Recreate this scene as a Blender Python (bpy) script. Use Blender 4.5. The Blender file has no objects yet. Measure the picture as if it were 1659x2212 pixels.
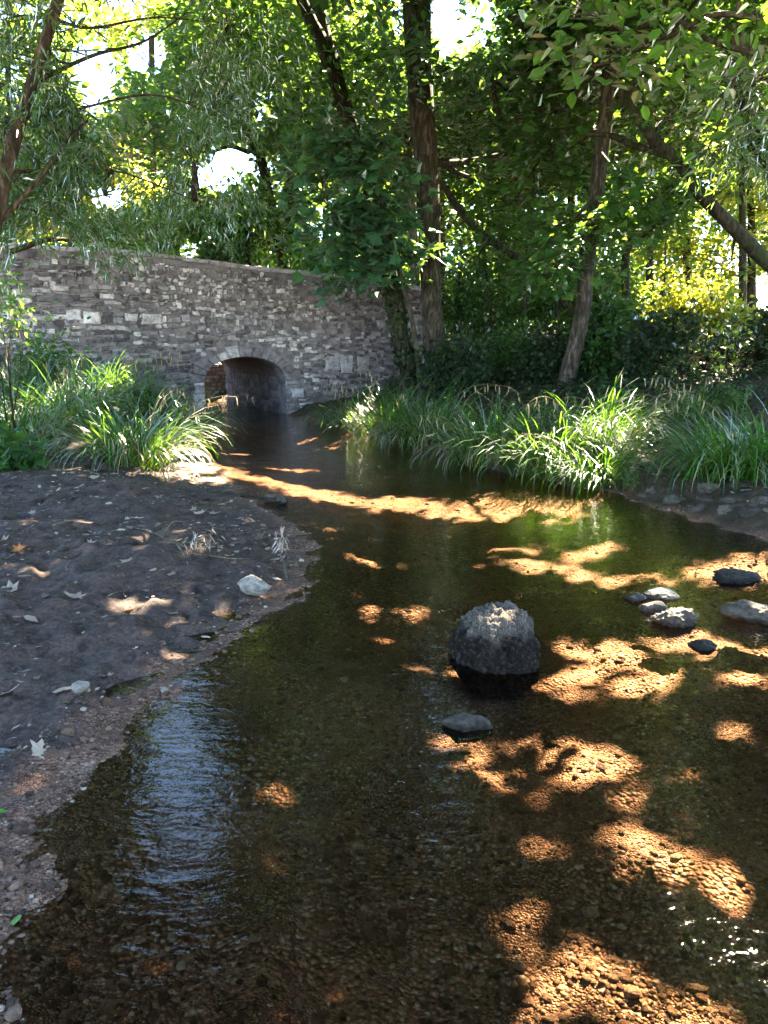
import bpy, math
import numpy as np
from mathutils import Vector

# ---------------------------------------------------------------- camera, world, sun, exposure
scene = bpy.context.scene
C = scene.collection
R = math.radians
EYE = 1.6
PITCH = 12.6                       # degrees below the horizon
F = 1664.0                         # focal length in units of a 1659 x 2212 picture
cam_d = bpy.data.cameras.new('camera')
cam_d.sensor_fit = 'VERTICAL'
cam_d.angle = 2 * math.atan(1106 / F)
cam_d.clip_end = 600
cam = bpy.data.objects.new('camera', cam_d)
C.objects.link(cam)
cam.location = (0, 0, EYE)
cam.rotation_euler = (R(90 - PITCH), 0, 0)
scene.camera = cam

SUN_AZ, SUN_EL = 35.0, 48.0        # clockwise from straight ahead, above the horizon
SUN = np.array([math.sin(R(SUN_AZ)) * math.cos(R(SUN_EL)), math.cos(R(SUN_AZ)) * math.cos(R(SUN_EL)), math.sin(R(SUN_EL))])
w = bpy.data.worlds.new('World')
scene.world = w
w.use_nodes = True
wn = w.node_tree
sky = wn.nodes.new('ShaderNodeTexSky')
sky.sky_type = 'NISHITA'
sky.sun_disc = False
sky.sun_elevation = R(SUN_EL)
sky.sun_rotation = R(SUN_AZ)
sky.air_density = 1.0
sky.dust_density = 0.1
sky.ozone_density = 2.0
wn.links.new(sky.outputs[0], wn.nodes['Background'].inputs[0])
wn.nodes['Background'].inputs[1].default_value = 0.05
sun_d = bpy.data.lights.new('sun', 'SUN')
sun_d.energy = 5.0
sun_d.angle = R(0.5)
sun_d.color = (1.0, 0.87, 0.65)
sun_o = bpy.data.objects.new('sun', sun_d)
C.objects.link(sun_o)
sun_o.location = (10, 20, 30)
sun_o.rotation_euler = Vector(SUN).to_track_quat('Z', 'Y').to_euler()

scene.view_settings.view_transform = 'Standard'
scene.view_settings.look = 'None'
scene.view_settings.gamma = 1.0
scene.view_settings.exposure = 4.45
cy = scene.cycles
cy.max_bounces = 6
cy.diffuse_bounces = 3
cy.glossy_bounces = 2
cy.transmission_bounces = 4
cy.transparent_max_bounces = 8
cy.caustics_reflective = False
cy.caustics_refractive = False
cy.sample_clamp_indirect = 3.0
cy.use_denoising = True
cy.use_adaptive_sampling = True
cy.adaptive_threshold = 0.02

# ---------------------------------------------------------------- helpers: projection
cp, sp = math.cos(R(PITCH)), math.sin(R(PITCH))
FWD = np.array([0, cp, -sp]); UPV = np.array([0, sp, cp]); RGT = np.array([1.0, 0, 0])
EYEV = np.array([0, 0, EYE])

def ray(px, py):
    return FWD + RGT * ((px - 829.5) / F) - UPV * ((py - 1106) / F)

def on_z(px, py, z=0.0):
    d = ray(px, py)
    return EYEV + d * ((z - EYE) / d[2])

def at(px, py, y):
    d = ray(px, py)
    return EYEV + d * (y / d[1])

def proj(P, mirror=False):
    P = np.asarray(P, float)
    Q = P.copy()
    if mirror:
        Q[:, 2] = -Q[:, 2]
    Q = Q - EYEV
    dep = Q @ FWD
    dep = np.where(np.abs(dep) < 1e-3, 1e-3, dep)
    return 829.5 + F * (Q @ RGT) / dep, 1106 - F * (Q @ UPV) / dep, dep

# ---------------------------------------------------------------- helpers: noise
def _hash(ix, iy, iz, seed):
    h = (ix.astype(np.int64) * 374761393 + iy.astype(np.int64) * 668265263 + iz.astype(np.int64) * 2147483647 + seed * 974711) & 0xFFFFFFFF
    h = ((h ^ (h >> 13)) * 1274126177) & 0xFFFFFFFF
    h = ((h ^ (h >> 16)) * 2246822519) & 0xFFFFFFFF
    return ((h ^ (h >> 15)) & 0xFFFF) / 65535.0

def vnoise(x, y, z=None, seed=0):
    x = np.asarray(x, float); y = np.asarray(y, float)
    z = np.zeros_like(x) if z is None else np.asarray(z, float)
    ix, iy, iz = np.floor(x), np.floor(y), np.floor(z)
    fx, fy, fz = x - ix, y - iy, z - iz
    fx, fy, fz = [t * t * (3 - 2 * t) for t in (fx, fy, fz)]
    r = 0
    for a in (0, 1):
        for b in (0, 1):
            for c in (0, 1):
                wt = (fx if a else 1 - fx) * (fy if b else 1 - fy) * (fz if c else 1 - fz)
                r = r + wt * _hash(ix + a, iy + b, iz + c, seed)
    return r * 2 - 1

def fbm(x, y, z=None, oct=4, seed=0, gain=0.5):
    r, a, s = 0, 1.0, 1.0
    for o in range(oct):
        r = r + a * vnoise(np.asarray(x) * s, np.asarray(y) * s, None if z is None else np.asarray(z) * s, seed + o * 17)
        a *= gain; s *= 2.03
    return r

def sstep(a, b, x):
    t = np.clip((x - a) / (b - a), 0, 1)
    return t * t * (3 - 2 * t)

rng = np.random.default_rng(7)

# ---------------------------------------------------------------- helpers: objects
def tag(o, label=None, cat=None, group=None, kind=None):
    if label: o['label'] = label
    if cat: o['category'] = cat
    if group: o['group'] = group
    if kind: o['kind'] = kind
    return o

def thing(name, label, cat, loc, group=None):
    o = bpy.data.objects.new(name, None)
    o.empty_display_size = 0.2
    C.objects.link(o)
    o.location = tuple(float(v) for v in loc)
    return tag(o, label, cat, group)

def mk(name, V, Fs, mat, parent=None, var=None, smooth=True, attrs=None, mat2=None, n2=0):
    """one mesh object from numpy arrays given in world space; parent is an Empty or a mesh with location only"""
    V = np.asarray(V, np.float32)
    if parent is not None:
        V = V - np.array(wloc(parent), np.float32)
    if not isinstance(Fs, list):
        Fs = [Fs]
    Fs = [np.asarray(f, np.int32) for f in Fs if len(f)]
    me = bpy.data.meshes.new(name)
    me.vertices.add(len(V))
    me.vertices.foreach_set('co', V.ravel())
    idx = np.concatenate([f.ravel() for f in Fs])
    tot = np.concatenate([np.full(len(f), f.shape[1], np.int32) for f in Fs])
    start = np.concatenate([[0], np.cumsum(tot)[:-1]]).astype(np.int32)
    me.loops.add(len(idx))
    me.loops.foreach_set('vertex_index', idx)
    me.polygons.add(len(tot))
    me.polygons.foreach_set('loop_start', start)
    me.polygons.foreach_set('use_smooth', np.full(len(tot), smooth, bool))
    if var is not None:
        attrs = dict(attrs or {}); attrs['var'] = var
    for k, v in (attrs or {}).items():
        a = me.attributes.new(k, 'FLOAT', 'POINT')
        a.data.foreach_set('value', np.asarray(v, np.float32))
    me.update(calc_edges=True)
    me.materials.append(mat)
    if mat2 is not None:      # the last n2 faces take the second material
        me.materials.append(mat2)
        mi = np.zeros(len(tot), np.int32); mi[len(tot) - n2:] = 1
        me.polygons.foreach_set('material_index', mi)
    o = bpy.data.objects.new(name, me)
    C.objects.link(o)
    if parent is not None:
        o.parent = parent
    return o

def wloc(o):
    v = Vector(o.location)
    while o.parent is not None:
        o = o.parent
        v = v + o.location
    return (v.x, v.y, v.z)

def mesh_thing(name, V, Fs, mat, label, cat, group=None, **kw):
    """a thing that is one mesh, its origin at its base"""
    V = np.asarray(V, float)
    base = np.array([V[:, 0].mean(), V[:, 1].mean(), V[:, 2].min()])
    o = mk(name, V - base, Fs, mat, **kw)
    o.location = tuple(base)
    return tag(o, label, cat, group)

def join(parts):
    """[(V, [F...], var)] -> V, Fs, var"""
    Vs, Fo, vr, n = [], {}, [], 0
    for p in parts:
        V, Fs = p[0], p[1]
        if not isinstance(Fs, list): Fs = [Fs]
        for f in Fs:
            f = np.asarray(f)
            if len(f): Fo.setdefault(f.shape[1], []).append(f + n)
        Vs.append(V)
        vr.append(p[2] if len(p) > 2 else np.zeros(len(V)))
        n += len(V)
    return np.concatenate(Vs), [np.concatenate(v) for v in Fo.values()], np.concatenate(vr)

# ---------------------------------------------------------------- materials
def newmat(name):
    m = bpy.data.materials.new(name)
    m.use_nodes = True
    nt = m.node_tree
    nt.nodes.clear()
    out = nt.nodes.new('ShaderNodeOutputMaterial')
    return m, nt, out

def N(nt, typ, **kw):
    n = nt.nodes.new(typ)
    for k, v in kw.items():
        setattr(n, k, v)
    return n

def setin(n, **kw):
    for k, v in kw.items():
        n.inputs[k.replace('_', ' ')].default_value = v

def attr(nt, name):
    return N(nt, 'ShaderNodeAttribute', attribute_name=name).outputs['Fac']

def ramp(nt, fac, stops, interp='LINEAR'):
    r = N(nt, 'ShaderNodeValToRGB')
    r.color_ramp.interpolation = interp
    e = r.color_ramp.elements
    while len(e) < len(stops): e.new(0.5)
    for el, (p, c) in zip(e, stops):
        el.position = p
        el.color = (*c, 1) if len(c) == 3 else c
    nt.links.new(fac, r.inputs[0])
    return r.outputs[0]

def noise(nt, scale, detail=4, rough=0.6, vec=None, dist=0.0):
    n = N(nt, 'ShaderNodeTexNoise')
    setin(n, Scale=scale, Detail=detail, Roughness=rough, Distortion=dist)
    if vec is not None: nt.links.new(vec, n.inputs['Vector'])
    return n.outputs[0]

def mixc(nt, fac, a, b, mode='MIX'):
    m = N(nt, 'ShaderNodeMix', data_type='RGBA', blend_type=mode)
    for sock, v in ((m.inputs[0], fac), (m.inputs[6], a), (m.inputs[7], b)):
        if isinstance(v, (int, float)): sock.default_value = v
        elif isinstance(v, tuple): sock.default_value = (*v, 1)
        else: nt.links.new(v, sock)
    return m.outputs[2]

def mth(nt, op, a, b=None, clamp=False):
    m = N(nt, 'ShaderNodeMath', operation=op, use_clamp=clamp)
    for s, v in zip(m.inputs, (a, b)):
        if v is None: continue
        if isinstance(v, (int, float)): s.default_value = v
        else: nt.links.new(v, s)
    return m.outputs[0]

def bump(nt, h, strength, dist):
    b = N(nt, 'ShaderNodeBump')
    setin(b, Strength=strength, Distance=dist)
    nt.links.new(h, b.inputs['Height'])
    return b.outputs[0]

def pos(nt):
    return N(nt, 'ShaderNodeNewGeometry').outputs['Position']

def scaled(nt, vec, s):
    m = N(nt, 'ShaderNodeMapping')
    m.inputs['Scale'].default_value = s
    nt.links.new(vec, m.inputs['Vector'])
    return m.outputs[0]

def leafmat(name, dark, light, trans, gloss=0.35, rough=0.45, tw=0.5):
    m, nt, out = newmat(name)
    v = attr(nt, 'var')
    col = ramp(nt, v, [(0.0, dark), (0.75, light), (1.0, tuple(min(1, c * 1.5) for c in light))])
    tcol = mixc(nt, v, tuple(c * 0.7 for c in trans), trans)
    d = N(nt, 'ShaderNodeBsdfDiffuse'); nt.links.new(col, d.inputs[0])
    t = N(nt, 'ShaderNodeBsdfTranslucent'); nt.links.new(tcol, t.inputs[0])
    mx = N(nt, 'ShaderNodeMixShader'); mx.inputs[0].default_value = tw
    nt.links.new(d.outputs[0], mx.inputs[1]); nt.links.new(t.outputs[0], mx.inputs[2])
    g = N(nt, 'ShaderNodeBsdfGlossy'); setin(g, Roughness=rough); g.inputs[0].default_value = (1, 1, 1, 1)
    fr = N(nt, 'ShaderNodeFresnel'); fr.inputs[0].default_value = 1.4
    mg = N(nt, 'ShaderNodeMixShader')
    nt.links.new(mth(nt, 'MULTIPLY', fr.outputs[0], gloss), mg.inputs[0])
    nt.links.new(mx.outputs[0], mg.inputs[1]); nt.links.new(g.outputs[0], mg.inputs[2])
    nt.links.new(mg.outputs[0], out.inputs[0])
    return m

def princ(nt, out, col, rough, normal=None, spec=0.5):
    p = N(nt, 'ShaderNodeBsdfPrincipled')
    for s, v in (('Base Color', col), ('Roughness', rough)):
        if isinstance(v, tuple): p.inputs[s].default_value = (*v, 1)
        elif isinstance(v, (int, float)): p.inputs[s].default_value = v
        else: nt.links.new(v, p.inputs[s])
    p.inputs['Specular IOR Level'].default_value = spec
    if normal is not None: nt.links.new(normal, p.inputs['Normal'])
    nt.links.new(p.outputs[0], out.inputs[0])
    return p

def barkmat(name, dark, light, moss=0.0, streak=(16, 16, 4)):
    m, nt, out = newmat(name)
    p = pos(nt)
    n1 = noise(nt, 1.0, 6, 0.7, scaled(nt, p, streak), 0.4)
    n2 = noise(nt, 3.0, 4, 0.6, p)
    col = ramp(nt, n1, [(0.4, dark), (0.52, tuple(a * .7 + b * .3 for a, b in zip(dark, light))), (0.64, light)])
    col = mixc(nt, mth(nt, 'MULTIPLY', ramp(nt, n2, [(0.45, (0, 0, 0)), (0.65, (1, 1, 1))]), moss), col, (0.045, 0.07, 0.015))
    princ(nt, out, col, 0.85, bump(nt, n1, 0.9, 0.03), 0.2)
    return m

M = {}
M['bark_grey'] = barkmat('bark_grey', (0.022, 0.017, 0.014), (0.16, 0.128, 0.105), 0.25)
M['bark_dark'] = barkmat('bark_dark', (0.012, 0.01, 0.008), (0.09, 0.072, 0.05), 0.5)
M['bark_brown'] = barkmat('bark_brown', (0.022, 0.013, 0.008), (0.16, 0.1, 0.058), 0.1)
M['bark_pale'] = barkmat('bark_pale', (0.05, 0.042, 0.034), (0.3, 0.26, 0.2), 0.3)
M['twig'] = barkmat('twig', (0.025, 0.018, 0.012), (0.1, 0.075, 0.045), 0.1)
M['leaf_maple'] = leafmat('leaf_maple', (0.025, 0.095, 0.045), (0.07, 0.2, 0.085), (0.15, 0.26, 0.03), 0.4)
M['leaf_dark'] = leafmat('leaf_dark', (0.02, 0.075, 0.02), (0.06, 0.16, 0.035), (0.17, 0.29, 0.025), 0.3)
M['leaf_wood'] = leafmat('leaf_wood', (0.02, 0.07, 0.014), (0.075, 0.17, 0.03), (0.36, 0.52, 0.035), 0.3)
M['leaf_sunlit'] = leafmat('leaf_sunlit', (0.05, 0.1, 0.014), (0.17, 0.24, 0.035), (0.62, 0.62, 0.05), 0.3)  # yellow glow of backlit crowns is put into this leaf colour
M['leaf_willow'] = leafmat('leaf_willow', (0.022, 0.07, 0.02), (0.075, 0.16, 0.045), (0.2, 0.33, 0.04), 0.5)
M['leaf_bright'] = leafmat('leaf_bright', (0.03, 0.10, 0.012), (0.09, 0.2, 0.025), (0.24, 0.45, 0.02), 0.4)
M['leaf_nettle'] = leafmat('leaf_nettle', (0.05, 0.12, 0.03), (0.13, 0.24, 0.06), (0.3, 0.45, 0.06), 0.4)
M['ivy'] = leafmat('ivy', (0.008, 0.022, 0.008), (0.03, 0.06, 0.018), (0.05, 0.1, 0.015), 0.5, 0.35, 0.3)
M['sedge'] = leafmat('sedge', (0.016, 0.06, 0.009), (0.05, 0.15, 0.02), (0.17, 0.34, 0.02), 0.18, 0.4, 0.4)
M['dry'] = leafmat('dry', (0.20, 0.14, 0.07), (0.46, 0.37, 0.21), (0.4, 0.28, 0.1), 0.2, 0.6, 0.3)
M['litter'] = leafmat('litter', (0.08, 0.05, 0.034), (0.5, 0.38, 0.28), (0.2, 0.12, 0.06), 0.3, 0.5, 0.15)
M['dead_leaf_pale'] = leafmat('dead_leaf_pale', (0.3, 0.24, 0.18), (0.42, 0.34, 0.26), (0.2, 0.15, 0.08), 0.3, 0.5, 0.15)
M['dead_leaf_orange'] = leafmat('dead_leaf_orange', (0.3, 0.11, 0.03), (0.42, 0.18, 0.05), (0.3, 0.1, 0.03), 0.3, 0.5, 0.15)
M['green_leaf'] = leafmat('green_leaf', (0.08, 0.2, 0.03), (0.14, 0.3, 0.05), (0.2, 0.35, 0.04), 0.3, 0.5, 0.2)

def ground_mat():
    m, nt, out = newmat('ground_mat')
    p = pos(nt)
    # mud: dark, damp, purplish brown
    nm = noise(nt, 3.2, 9, 0.68, p)
    nf = noise(nt, 45, 5, 0.7, p)
    mud = ramp(nt, nm, [(0.3, (0.018, 0.011, 0.008)), (0.5, (0.068, 0.042, 0.033)), (0.72, (0.15, 0.096, 0.074))])
    mud = mixc(nt, ramp(nt, nf, [(0.46, (0, 0, 0)), (0.66, (0.75, 0.75, 0.75))]), mud, (0.19, 0.125, 0.095))
    mud = mixc(nt, ramp(nt, noise(nt, 11, 6, 0.7, p, 0.6), [(0.36, (0.85, 0.85, 0.85)), (0.5, (0, 0, 0))]), mud, (0.012, 0.009, 0.008))
    # gravel: pebbles of many colours over silt
    def pebbles(scale):
        v = N(nt, 'ShaderNodeTexVoronoi'); setin(v, Scale=scale, Randomness=1.0)
        nt.links.new(p, v.inputs['Vector'])
        sep = N(nt, 'ShaderNodeSeparateColor'); nt.links.new(v.outputs['Color'], sep.inputs[0])
        c = ramp(nt, sep.outputs[0], [(0.0, (0.04, 0.022, 0.012)), (0.3, (0.23, 0.098, 0.05)), (0.55, (0.4, 0.18, 0.097)), (0.8, (0.58, 0.33, 0.21)), (1.0, (0.82, 0.64, 0.5))])
        return c, v.outputs['Distance']
    c1, d1 = pebbles(55); c2, d2 = pebbles(110)
    sel = ramp(nt, noise(nt, 2.5, 5, 0.6, p), [(0.45, (0, 0, 0)), (0.55, (1, 1, 1))])
    grav = mixc(nt, sel, c1, c2)
    gap = ramp(nt, mixc(nt, sel, d1, d2), [(0.35, (1, 1, 1)), (0.75, (0.25, 0.22, 0.2))])
    grav = mixc(nt, 1.0, grav, gap, 'MULTIPLY')
    silt = ramp(nt, noise(nt, 1.1, 6, 0.6, p), [(0.38, (0.085, 0.037, 0.021)), (0.62, (0.43, 0.205, 0.12))])
    sel2 = ramp(nt, noise(nt, 1.7, 7, 0.65, scaled(nt, p, (1, 0.8, 1))), [(0.36, (0.15, 0.15, 0.15)), (0.6, (0.9, 0.9, 0.9))])
    grav = mixc(nt, sel2, silt, grav)
    # woodland soil with crumbs
    ns = noise(nt, 9, 8, 0.7, p)
    soil = ramp(nt, ns, [(0.3, (0.018, 0.013, 0.009)), (0.55, (0.06, 0.042, 0.026)), (0.75, (0.16, 0.11, 0.065))])
    col = mixc(nt, attr(nt, 'mud'), soil, mud)
    col = mixc(nt, attr(nt, 'bed'), col, grav)
    hs = mth(nt, 'ADD', mth(nt, 'MULTIPLY', nm, 0.6), mth(nt, 'MULTIPLY', nf, 0.4))
    hb = mth(nt, 'SUBTRACT', 1.0, mixc(nt, sel, d1, d2))
    hmix = mixc(nt, attr(nt, 'bed'), hs, hb)
    rough = ramp(nt, nm, [(0.35, (0.5, 0.5, 0.5)), (0.6, (0.8, 0.8, 0.8))])
    princ(nt, out, col, rough, bump(nt, hmix, 0.9, 0.05), 0.35)
    return m
M['ground'] = ground_mat()

def water_mat():
    m, nt, out = newmat('water_mat')
    p = pos(nt)
    n1 = noise(nt, 1.0, 3, 0.55, scaled(nt, p, (12, 26, 1)), 0.8)
    n2 = noise(nt, 1.0, 2, 0.5, scaled(nt, p, (2.0, 5.0, 1)), 0.6)
    amp = ramp(nt, noise(nt, 0.55, 2, 0.5, p), [(0.35, (0.4, 0.4, 0.4)), (0.6, (1, 1, 1))])
    h = mth(nt, 'MULTIPLY', mth(nt, 'ADD', mth(nt, 'MULTIPLY', n1, 0.5), n2), amp)
    nb = bump(nt, h, 0.27, 0.035)
    tr = N(nt, 'ShaderNodeBsdfTransparent'); tr.inputs[0].default_value = (0.96, 0.87, 0.72, 1)
    gl = N(nt, 'ShaderNodeBsdfGlossy'); setin(gl, Roughness=0.015); nt.links.new(nb, gl.inputs['Normal'])
    gl.inputs[0].default_value = (1, 1, 1, 1)
    fr = N(nt, 'ShaderNodeFresnel'); fr.inputs[0].default_value = 1.37; nt.links.new(nb, fr.inputs['Normal'])
    mx = N(nt, 'ShaderNodeMixShader')
    nt.links.new(fr.outputs[0], mx.inputs[0]); nt.links.new(tr.outputs[0], mx.inputs[1]); nt.links.new(gl.outputs[0], mx.inputs[2])
    nt.links.new(mx.outputs[0], out.inputs[0])
    return m
M['water'] = water_mat()

def stone_mat(name, stops, rough=0.85, wet=False, scale=9):
    """masonry and rocks: the colour runs over 'var' per stone, with lichen and stains by noise"""
    m, nt, out = newmat(name)
    p = pos(nt)
    n = noise(nt, scale, 7, 0.7, p)
    nf = noise(nt, scale * 6, 4, 0.7, p)
    col = ramp(nt, attr(nt, 'var'), stops)
    k = ramp(nt, n, [(0.34, (0.4, 0.39, 0.39)), (0.5, (0.95, 0.95, 0.95)), (0.66, (1.4, 1.37, 1.34))])
    col = mixc(nt, 1.0, col, k, 'MULTIPLY')
    col = mixc(nt, mth(nt, 'MULTIPLY', ramp(nt, nf, [(0.52, (0, 0, 0)), (0.7, (1, 1, 1))]), 0.35), col, (0.03, 0.028, 0.028))
    if wet:
        sx = N(nt, 'ShaderNodeSeparateXYZ'); nt.links.new(p, sx.inputs[0])
        wl = ramp(nt, mth(nt, 'ADD', mth(nt, 'MULTIPLY', sx.outputs[2], 10.0), mth(nt, 'MULTIPLY', n, 0.5)), [(0.35, (0.3, 0.28, 0.25)), (0.65, (1, 1, 1))])
        col = mixc(nt, 1.0, col, wl, 'MULTIPLY')
    princ(nt, out, col, rough, bump(nt, mth(nt, 'ADD', n, mth(nt, 'MULTIPLY', nf, 0.4)), 0.9, 0.03), 0.3)
    return m
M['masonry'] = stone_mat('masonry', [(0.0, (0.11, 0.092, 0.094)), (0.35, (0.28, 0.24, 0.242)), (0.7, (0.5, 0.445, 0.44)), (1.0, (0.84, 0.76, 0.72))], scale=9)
M['mortar'] = stone_mat('mortar', [(0, (0.23, 0.197, 0.195)), (1, (0.23, 0.197, 0.195))], scale=4)
M['rock'] = stone_mat('rock', [(0, (0.025, 0.021, 0.017)), (0.5, (0.13, 0.107, 0.08)), (1, (0.46, 0.41, 0.34))], 0.6, wet=True, scale=22)
M['pebble'] = stone_mat('pebble', [(0, (0.045, 0.022, 0.014)), (0.4, (0.2, 0.1, 0.058)), (0.75, (0.41, 0.26, 0.17)), (1, (0.75, 0.63, 0.52))], 0.45, scale=40)

# ---------------------------------------------------------------- light through the canopy
# places where the canopy lets the sun through: (px, py, height, half width px, half height px, openness)
SPOTS = [
 (560,1022,0,95,10,1),(690,1036,0,120,15,1),(850,1047,0,120,14,1),(1050,1063,0,150,16,1),(1230,1072,0,90,7,.9),(470,1008,0,60,9,.9),
 (480,965,0,70,6,.8),(650,985,0,80,4,.6),(870,1000,0,60,4,.5),
 (1200,1160,0,110,12,1),(1140,1130,0,70,5,.8),(1290,1142,0,80,6,.8),(1240,1090,0,50,5,.6),
 (1590,1196,0,150,16,1),(1390,1193,0,150,8,1),(1250,1180,0,60,5,.5),
 (1530,1311,0,80,22,1),(1645,1300,.05,60,20,1),(1430,1280,.06,50,16,1),(1465,1338,.07,65,20,1),(1635,1325,.1,65,18,1),
 (1335,1330,0,75,18,1),(1240,1310,0,55,10,.6),(1290,1385,0,110,28,.75),(1400,1395,0,90,14,.8),(1590,1370,0,50,16,.6),
 (1085,1490,0,85,13,1),(1060,1515,0,60,6,.4),(1240,1500,0,60,12,.7),(1400,1500,0,90,14,.8),(1340,1545,0,110,20,.85),(1210,1562,0,40,17,1),(1130,1555,0,60,14,.7),
 (1560,1565,0,40,16,1),(1590,1482,0,60,16,1),(1640,1500,0,40,10,.8),
 (1240,1685,0,55,17,1),(1420,1640,0,70,22,.8),(1440,1690,0,70,26,1),(1380,1722,0,70,28,.95),(1540,1720,0,70,24,.85),(1600,1755,0,70,22,.9),
 (1215,1850,0,115,32,1),(1290,1900,0,80,24,.8),(1310,1950,0,85,40,1),(1180,1910,0,90,24,.5),
 (1560,2030,0,150,55,.8),(1630,2090,0,90,60,.8),(1480,1990,0,70,20,.5),
 (630,2155,0,110,45,.95),(215,2030,0,75,38,.4),(160,2000,0,40,20,.3),
 (945,1372,0,45,9,.6),(880,1277,0,90,6,.9),(775,1192,0,42,5,.9),(700,1130,0,60,4,.4),
 (400,1005,.08,50,14,1),(450,1035,.03,45,9,.9),(380,1020,.1,40,8,.8),(90,1090,.3,110,5,.3),(300,1284,.12,55,8,.8),(440,1272,.08,70,6,.1),(330,1160,.15,45,3,.2),(470,1213,.08,60,4,.2),(160,1002,.25,35,4,.6),(80,1190,.25,80,4,.0),(545,1262,.1,20,5,.5),(430,1165,.1,30,3,.0),
 (350,960,.4,40,8,.5),
]
SKY_GAPS = [  # openings in the crowns through which the sky shows (px, py, rx, ry, openness)
 (205,165,48,72,1),(320,115,44,46,1),(235,420,46,28,1),(505,345,60,38,1),(465,375,55,34,.95),(30,175,34,55,.85),(570,225,28,45,.8),(130,195,18,40,.5),
 (185,40,60,22,.45),(700,460,16,58,.95),(965,40,40,90,1),(1015,60,65,55,.95),(1050,20,50,45,.85),(775,40,40,70,.7),(740,90,30,40,.5),(870,100,22,90,.6),(860,30,20,50,.8),
 (430,310,30,40,.4),(300,350,60,30,.3),(1640,630,44,36,1),(1590,560,60,40,.6),(1450,600,60,40,.5),(1560,480,60,40,.4),(1560,600,50,30,.35),(1530,395,20,16,.6),(1625,390,20,22,.5),(410,535,18,22,.9),(455,520,16,16,.7),(610,20,30,60,.35),(770,150,40,40,.3),
]
REFL_GAPS = [  # openings overhead whose light the water mirrors
 (385,1590,60,75,1),(400,1690,85,90,1),(425,1790,95,80,1),(350,1850,80,50,.7),
 (650,1640,75,55,.55),(640,1740,80,70,.8),(620,1860,90,90,.45),(760,1650,60,60,.25),
 (1520,1410,70,50,.6),(1490,1385,50,30,.5),
 (1200,2050,60,40,.3),(830,2080,60,90,.3),(940,1230,80,60,.35),(620,1190,60,40,.35)]

spot_w = []
for (px, py, z, rx, ry, o) in SPOTS:
    c = on_z(px, py, z)
    rxw = on_z(px + rx, py, z)[0] - c[0]
    up, dn = on_z(px, py - ry, z), on_z(px, py + ry, z)
    spot_w.append((c[0], (up[1] + dn[1]) / 2, z, abs(rxw), abs(up[1] - dn[1]) / 2, o))
LIT3D = [  # leaves and stems that catch the sun: point, radius
 (at(180, 528, 14.6), .35, 1), (at(120, 520, 14.2), .25, .8), (at(40, 690, 10.2), .25, .8),
 (at(150, 870, 11.8), .45, .9), (at(330, 850, 10.6), .4, 1), (at(245, 880, 10.6), .3, .9), (at(290, 930, 9.6), .2, .8), (at(60, 860, 11), .4, .9), (at(405, 900, 12.5), .35, .7), (at(235, 810, 12.6), .4, .6),
 (at(905, 560, 15.6), .55, .9), (at(850, 585, 15.6), .4, .7), (at(960, 510, 15.6), .3, .8), (at(1290, 460, 13.6), .4, .9), (at(1215, 490, 13.6), .35, .85), (at(1390, 400, 13), .3, .8),
 (at(1365, 465, 13.4), .25, .9), (at(1200, 600, 13.8), .3, .7), (at(1075, 905, 11), .2, .9), (at(1255, 925, 10.2), .15, .7), (at(1590, 905, 9.6), .14, .8), (at(1285, 985, 9), .1, .9),
 (at(1520, 350, 12), .6, .5), (at(1450, 620, 20), 1.6, .8), (at(1000, 540, 15.5), .3, .6),
 (at(1300, 350, 14.3), .4, .7), (at(560, 560, 16.6), .3, .3), (at(1430, 880, 13.5), .5, .5), (at(1530, 870, 13), .6, .6)]

# thin places in the leaves before the tall trunks (px, py, rx, ry, openness, nearer than)
THIN = [(748,225,24,50,.9,16.1),(728,160,24,50,.95,16.3),(700,85,26,50,.95,16.4),(670,20,30,50,.9,16.4),(922,360,26,70,.6,16.0),(928,490,22,60,.5,16.0),(931,630,24,70,.9,16.0),(934,720,26,50,.9,16.0),
        (1300,300,26,70,.75,14.3),(1285,440,22,60,.4,14.2),(1268,560,24,60,.8,14.2),(1250,680,28,70,.9,14.2),(1316,150,26,70,.5,14.3),(1400,280,30,40,.6,12.7),(1470,350,30,40,.6,12.8),(1550,460,30,40,.6,12.9)]

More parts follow.
